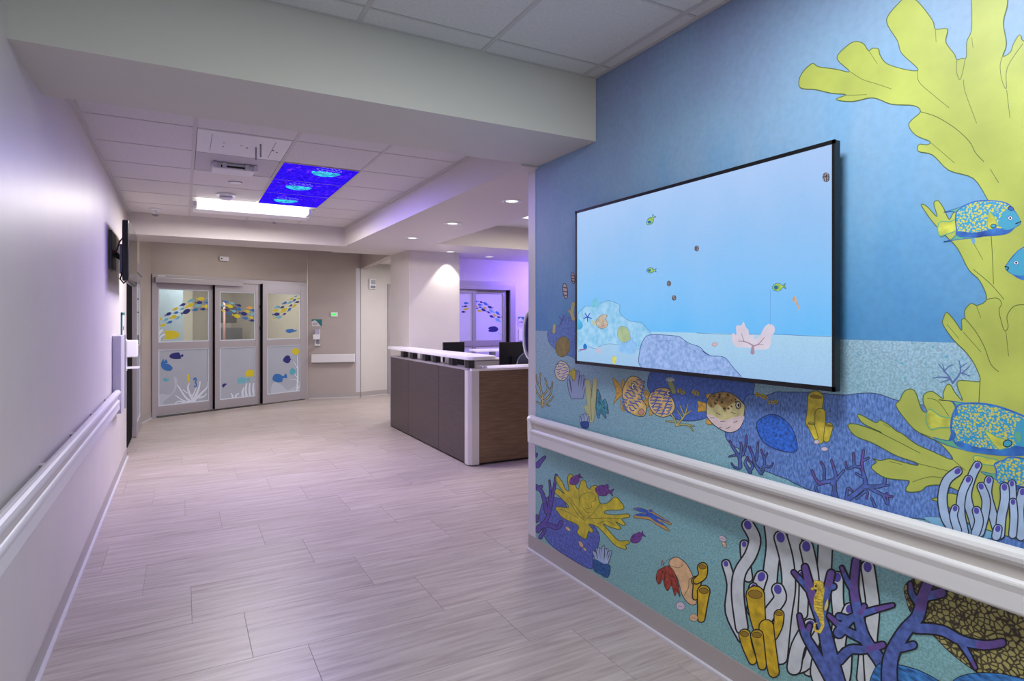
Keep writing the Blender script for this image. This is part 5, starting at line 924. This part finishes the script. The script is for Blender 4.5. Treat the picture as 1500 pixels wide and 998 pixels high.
a.off += STEP; a.poly(K('J', (565, 305), (578, 298), (580, 275), (600, 272), (618, 280), (622, 300), (605, 312), (585, 310), (570, 314)), SEA, True, SEL, .5); a.ell(*K('J', (588, 296))[0], 1.6, 1.6, 0, LNK)
for k in range(11):
    f = k / 10; p = K('J', (592 + 4 * math.sin(f * 3), 325 + f * 130))[0]; ww = 5.4 - abs(f - .35) * 5; a.line([(p[0] - ww + f * 5, p[1]), (p[0] + ww + f * 5, p[1] + 1.4)], .6, SEL, False, False); a.off -= STEP * .75
a.poly(K('J', (625, 390), (640, 350), (642, 385), (630, 405)), mat('print_seahorse_fin', (206, 206, 150), .5), True, SEL, .4); done(a, 'seahorse', 'yellow seahorse before the blue coral')
for c, p, w, h, g, m in (('E', (260, 572), 6.5, 6, 30, PIN), ('E', (335, 638), 6, 5.5, 10, SHE), ('E', (500, 190), 6, 4, 30, PIN), ('E', (510, 225), 5, 2.6, 60, SHE)):
    x, y = K(c, p)[0]; a = A_(); a.ell(x, y, w, h, g, m, LNG, .5); a.line([(x - w * .5, y), (x + w * .4, y + 1)], .6, LNG, False, False); done(a, 'shell')
# striped fish at the left of the screen
for x, y, w, h in ((224, 178, 3.4, 11.5), (268, 105, 2.6, 8.5)):
    X, Y = K('A', (x, y))[0]; a = A_(); a.ell(X, Y, w, h, -6, mat('print_striped', (196, 176, 170), .5), LNK, .8)
    for k in (-.45, .05, .5): a.line([(X - w * .8, Y + k * h), (X + w * .8, Y + k * h + 1)], 1.6, BRN, False, False); a.off -= STEP * .75
    done(a, 'fish', 'narrow striped fish at the left edge of the screen')

# ================================================================== MURAL TELEVISION
XT = 1.921
tv = thing('television', 'large black framed television showing a reef on the mural wall', 'television', (XT, 2.0, 1.26))
SP = Plane((XT, 0, 0), (0, -1, 0), (-1, 0, 0))
c0, c1 = SP.at(842.5, 309, 0), SP.at(1222.5, 574, 0); ty0, ty1 = c1.y, c0.y
tz1 = (SP.at(843, 308.5, 0).z + SP.at(1222.5, 205.5, 0).z) / 2; tz0 = (SP.at(843, 533.5, 0).z + SP.at(1222.5, 573.5, 0).z) / 2
box('casing', BLACK, XT + .004, XT + .032, ty0, ty1, tz0, tz1, tv, .003); box('mount', ALUD, XT + .032, XR - .012, ty0 + .3, ty1 - .3, tz0 + .2, tz1 - .2, tv)
bz = .014
for n, y0, y1, z0, z1 in (('bezel', ty0, ty0 + bz * .7, tz0, tz1), ('bezel', ty1 - bz, ty1, tz0, tz1), ('bezel', ty0, ty1, tz0, tz0 + bz * 1.2), ('bezel', ty0, ty1, tz1 - bz, tz1)): box(n, BLACK, XT, XT + .006, y0, y1, z0, z1, tv)
SK = 1.0
zs = (SP.at(1000, 487, 0).z + SP.at(1200, 492.5, 0).z) / 2
SW = gradmat('screen_water', [(0, (110, 190, 250)), (.3, (136, 196, 250)), (.62, (154, 198, 246)), (1, (176, 206, 250))], zs, tz1, SK, 2.6, .5, (.96, 1.0), .5, 300)
SS = gradmat('screen_sand', [(0, (158, 196, 236)), (1, (172, 212, 240))], tz0, zs, SK, 12, .6, (.90, 1.02), .5, 320)
sc = box('screen', SW, XT + .0035, XT + .006, ty0 + .005, ty1 - .005, tz0 + .005, tz1 - .005, tv); sc['label'] = 'lit screen showing a pale blue reef'
class SO: off = -.0030
def s_(): return Art(SP, SO.off)
def sdone(a, name, label=None): return a.build(name, sc, label, LAYS)
e_ = lambda n, c, no=0., s=20, c2=None: emit('screen_' + n, c, SK, no, s, c2)
LL = e_('line', (92, 124, 170)); LD = e_('dark', (60, 74, 130))
a = s_(); ya, yb = ty0 + bz * .7, ty1 - bz
b0 = len(a.v); a.v += [Vector((XT - a.off, yb, zs)), Vector((XT - a.off, ya, zs)), Vector((XT - a.off, ya, tz0 + .016)), Vector((XT - a.off, yb, tz0 + .016))]; a.f.append([0, 1, 2, 3]); a.mi.append(a.m(SS)); a.line(K('U', (0, 513), (130, 520), (300, 522), (560, 522), (700, 530), (935, 540)), .7, LL); sdone(a, 'sand_image')
a = s_().poly(K('S', (105, 430), (140, 360), (180, 325), (240, 322), (300, 310), (340, 290), (400, 270), (460, 285), (515, 320), (510, 380), (560, 440), (640, 475), (720, 482), (760, 520), (820, 590), (800, 620), (740, 660), (710, 740), (640, 735), (500, 700), (400, 692), (330, 710), (280, 738), (200, 720), (150, 745), (106, 748)), e_('rock_pale', (138, 204, 246), .06, 30, (168, 212, 244)), True, LL, .4); sdone(a, 'rock_image', 'pale blue rock on the screen')
a = s_().poly(K('S', (490, 735), (540, 665), (620, 655), (680, 690), (660, 780), (590, 790), (500, 760)), e_('rock_mid', (140, 188, 236), .06)); sdone(a, 'rock_image'); a = s_(); a.poly(K('S', (230, 325), (245, 280), (283, 245), (315, 290), (318, 320), (270, 335)), e_('teal_lump', (118, 186, 214), .05)); sdone(a, 'rock_image'); a = s_(); a.poly(K('S', (104, 450), (135, 470), (155, 510), (140, 545), (105, 550)), e_('blue_lump', (82, 176, 224), .06)); sdone(a, 'rock_image')
a = s_().poly(K('S', (490, 580), (510, 530), (550, 520), (595, 550), (615, 610), (612, 655), (540, 678), (500, 630)), e_('egg', (170, 190, 150), .05), True, LL, .3); sdone(a, 'sponge_image', 'olive rounded sponge on the screen')
a = s_().poly(K('S', (710, 905), (708, 760), (740, 660), (800, 605), (950, 605), (1090, 620), (1140, 655), (1200, 690), (1290, 720), (1340, 770), (1400, 810)) + K('U', (40, 640), (95, 672), (190, 682), (250, 750), (310, 822), (250, 818), (0, 797)) + K('P', (960, 543)), e_('rock_big', (140, 172, 230), .07, 60, (162, 188, 238)), True, LD, .6); a.line(K('S', (860, 655), (900, 665), (980, 660), (1060, 655)), .5, LL); a.line(K('S', (1050, 640), (1110, 700), (1200, 740), (1300, 800)), .4, LL); sdone(a, 'rock_image', 'large violet blue rock on the screen')
a = s_().poly(K('S', (280, 490), (300, 440), (345, 408), (390, 415), (378, 450), (398, 505), (370, 535), (320, 540)), e_('tan', (190, 178, 160), .08, 60), True, e_('tanline', (140, 116, 120)), .5); a.poly(K('S', (240, 455), (275, 480), (280, 500), (250, 515), (245, 485)), e_('tan2', (184, 196, 170))); a.line(K('S', (320, 530), (395, 500)), 1., e_('rose', (190, 130, 140)), False, False); sdone(a, 'fish_image', 'tan fish on the pale rock on the screen')
a = s_()
for k in range(5):
    q = math.radians(90 + 72 * k); c = K('S', (200, 430))[0]; a.line([c, (c[0] + 6.2 * math.cos(q), c[1] + 7 * math.sin(q))], [1.6, .9], e_('star', (64, 78, 190)), False, False); a.off -= STEP * .75
a.off += STEP; sdone(a, 'starfish_image', 'dark blue starfish on the screen')
a = s_().poly(K('S', (160, 700), (180, 690), (195, 720), (185, 745), (160, 735)), e_('lobster', (40, 120, 200))); a.line(K('S', (120, 752), (150, 748), (185, 742)), 1.6, e_('red', (150, 90, 140))); sdone(a, 'lobster_image'); a = s_(); a.poly(K('S', (285, 735), (320, 725), (332, 775), (290, 780)), e_('pale_pink', (190, 190, 214))); sdone(a, 'shell_image'); a = s_(); a.poly(K('S', (440, 820), (478, 818), (474, 880), (446, 882)), e_('yellow_tube', (206, 206, 110), .1, 60)); sdone(a, 'tube_sponge_image')
a = s_()
a.poly(K('U', (275, 465), (310, 460), (325, 435), (340, 470), (360, 495), (365, 525), (400, 530), (400, 560), (440, 530), (470, 475), (505, 450), (540, 470), (540, 510), (515, 540), (515, 590), (490, 625), (410, 630), (390, 620), (330, 615), (280, 610), (248, 575), (248, 515), (275, 525)), e_('coral_pale', (212, 204, 220), .02)); a.branch([(K('U', (388, 650), (390, 605)), [6, 3]), (K('U', (390, 600), (340, 575), (290, 570)), [2, .9]), (K('U', (390, 605), (430, 590), (470, 545)), [2, .9]), (K('U', (330, 575), (310, 515)), [1.2, .7]), (K('U', (420, 595), (465, 595)), [1.2, .7])], e_('coral_brown', (166, 140, 160)), e_('coral_brown', (166, 140, 160)), .05); sdone(a, 'coral_image', 'pale pink branching coral on the screen')
FY = e_('fish_yellow', (150, 200, 110), .18, 80, (190, 214, 110)); FB_ = e_('fish_teal', (40, 120, 160)); FK = e_('fish_dark', (84, 84, 110), .4, 160, (190, 180, 180))
for c, x, y, l, hgt, ang, fl in (('T', 142, 575, 17, 9, 52, 1), ('T', 146, 895, 14, 8, 0, 1), ('U', 572, 193, 20, 12, 8, -1)):
    X, Y = K(c, (x, y))[0]; a = s_(); a.poly(fishpts(X, Y, l, hgt, ang, -1), FY, True, FB_, .6); a.ell(X - l * .22 * (math.cos(math.radians(ang))), Y + l * .22 * math.sin(math.radians(ang)), l * .15, hgt * .25, 0, FB_); sdone(a, 'fish_image', 'small green angelfish on the screen')
for c, x, y, r in (('T', 433, 756, 4.2), ('T', 257, 978, 3.8), ('T', 1256, 302, 7), ('S', 993, 103, 4), ('S', 1043, 243, 4)):
    X, Y = K(c, (x, y))[0]; a = s_(); a.ell(X, Y, r * .75, r, 0, FK, e_('fish_edge', (110, 110, 130)), .4)
    for k in (-.4, .1, .5): a.line([(X + k * r, Y - r * .7), (X + k * r, Y + r * .7)], .8, e_('fish_stripe', (60, 56, 70)), False, False); a.off -= STEP * .75
    a.off += STEP; sdone(a, 'fish_image', 'tiny striped fish on the screen')
a = s_(); a.line(K('U', (680, 268), (690, 300), (705, 325), (716, 365)), [4.5, .8], e_('seahorse', (206, 166, 130), .1, 80)); a.line(K('U', (662, 285), (680, 268)), 1.6, e_('seahorse', (206, 166, 130)), False, False); sdone(a, 'seahorse_image')
a = s_(); a.line(K('U', (512, 215), (511, 460)), .5, e_('thread', (96, 150, 210)), False, False); sdone(a, 'seam_image')
a = s_(); a.poly(K('U', (105, 595), (125, 580), (146, 590), (125, 608)), e_('shell', (206, 180, 186)), True, e_('shell2', (160, 120, 130)), .4); sdone(a, 'shell_image')
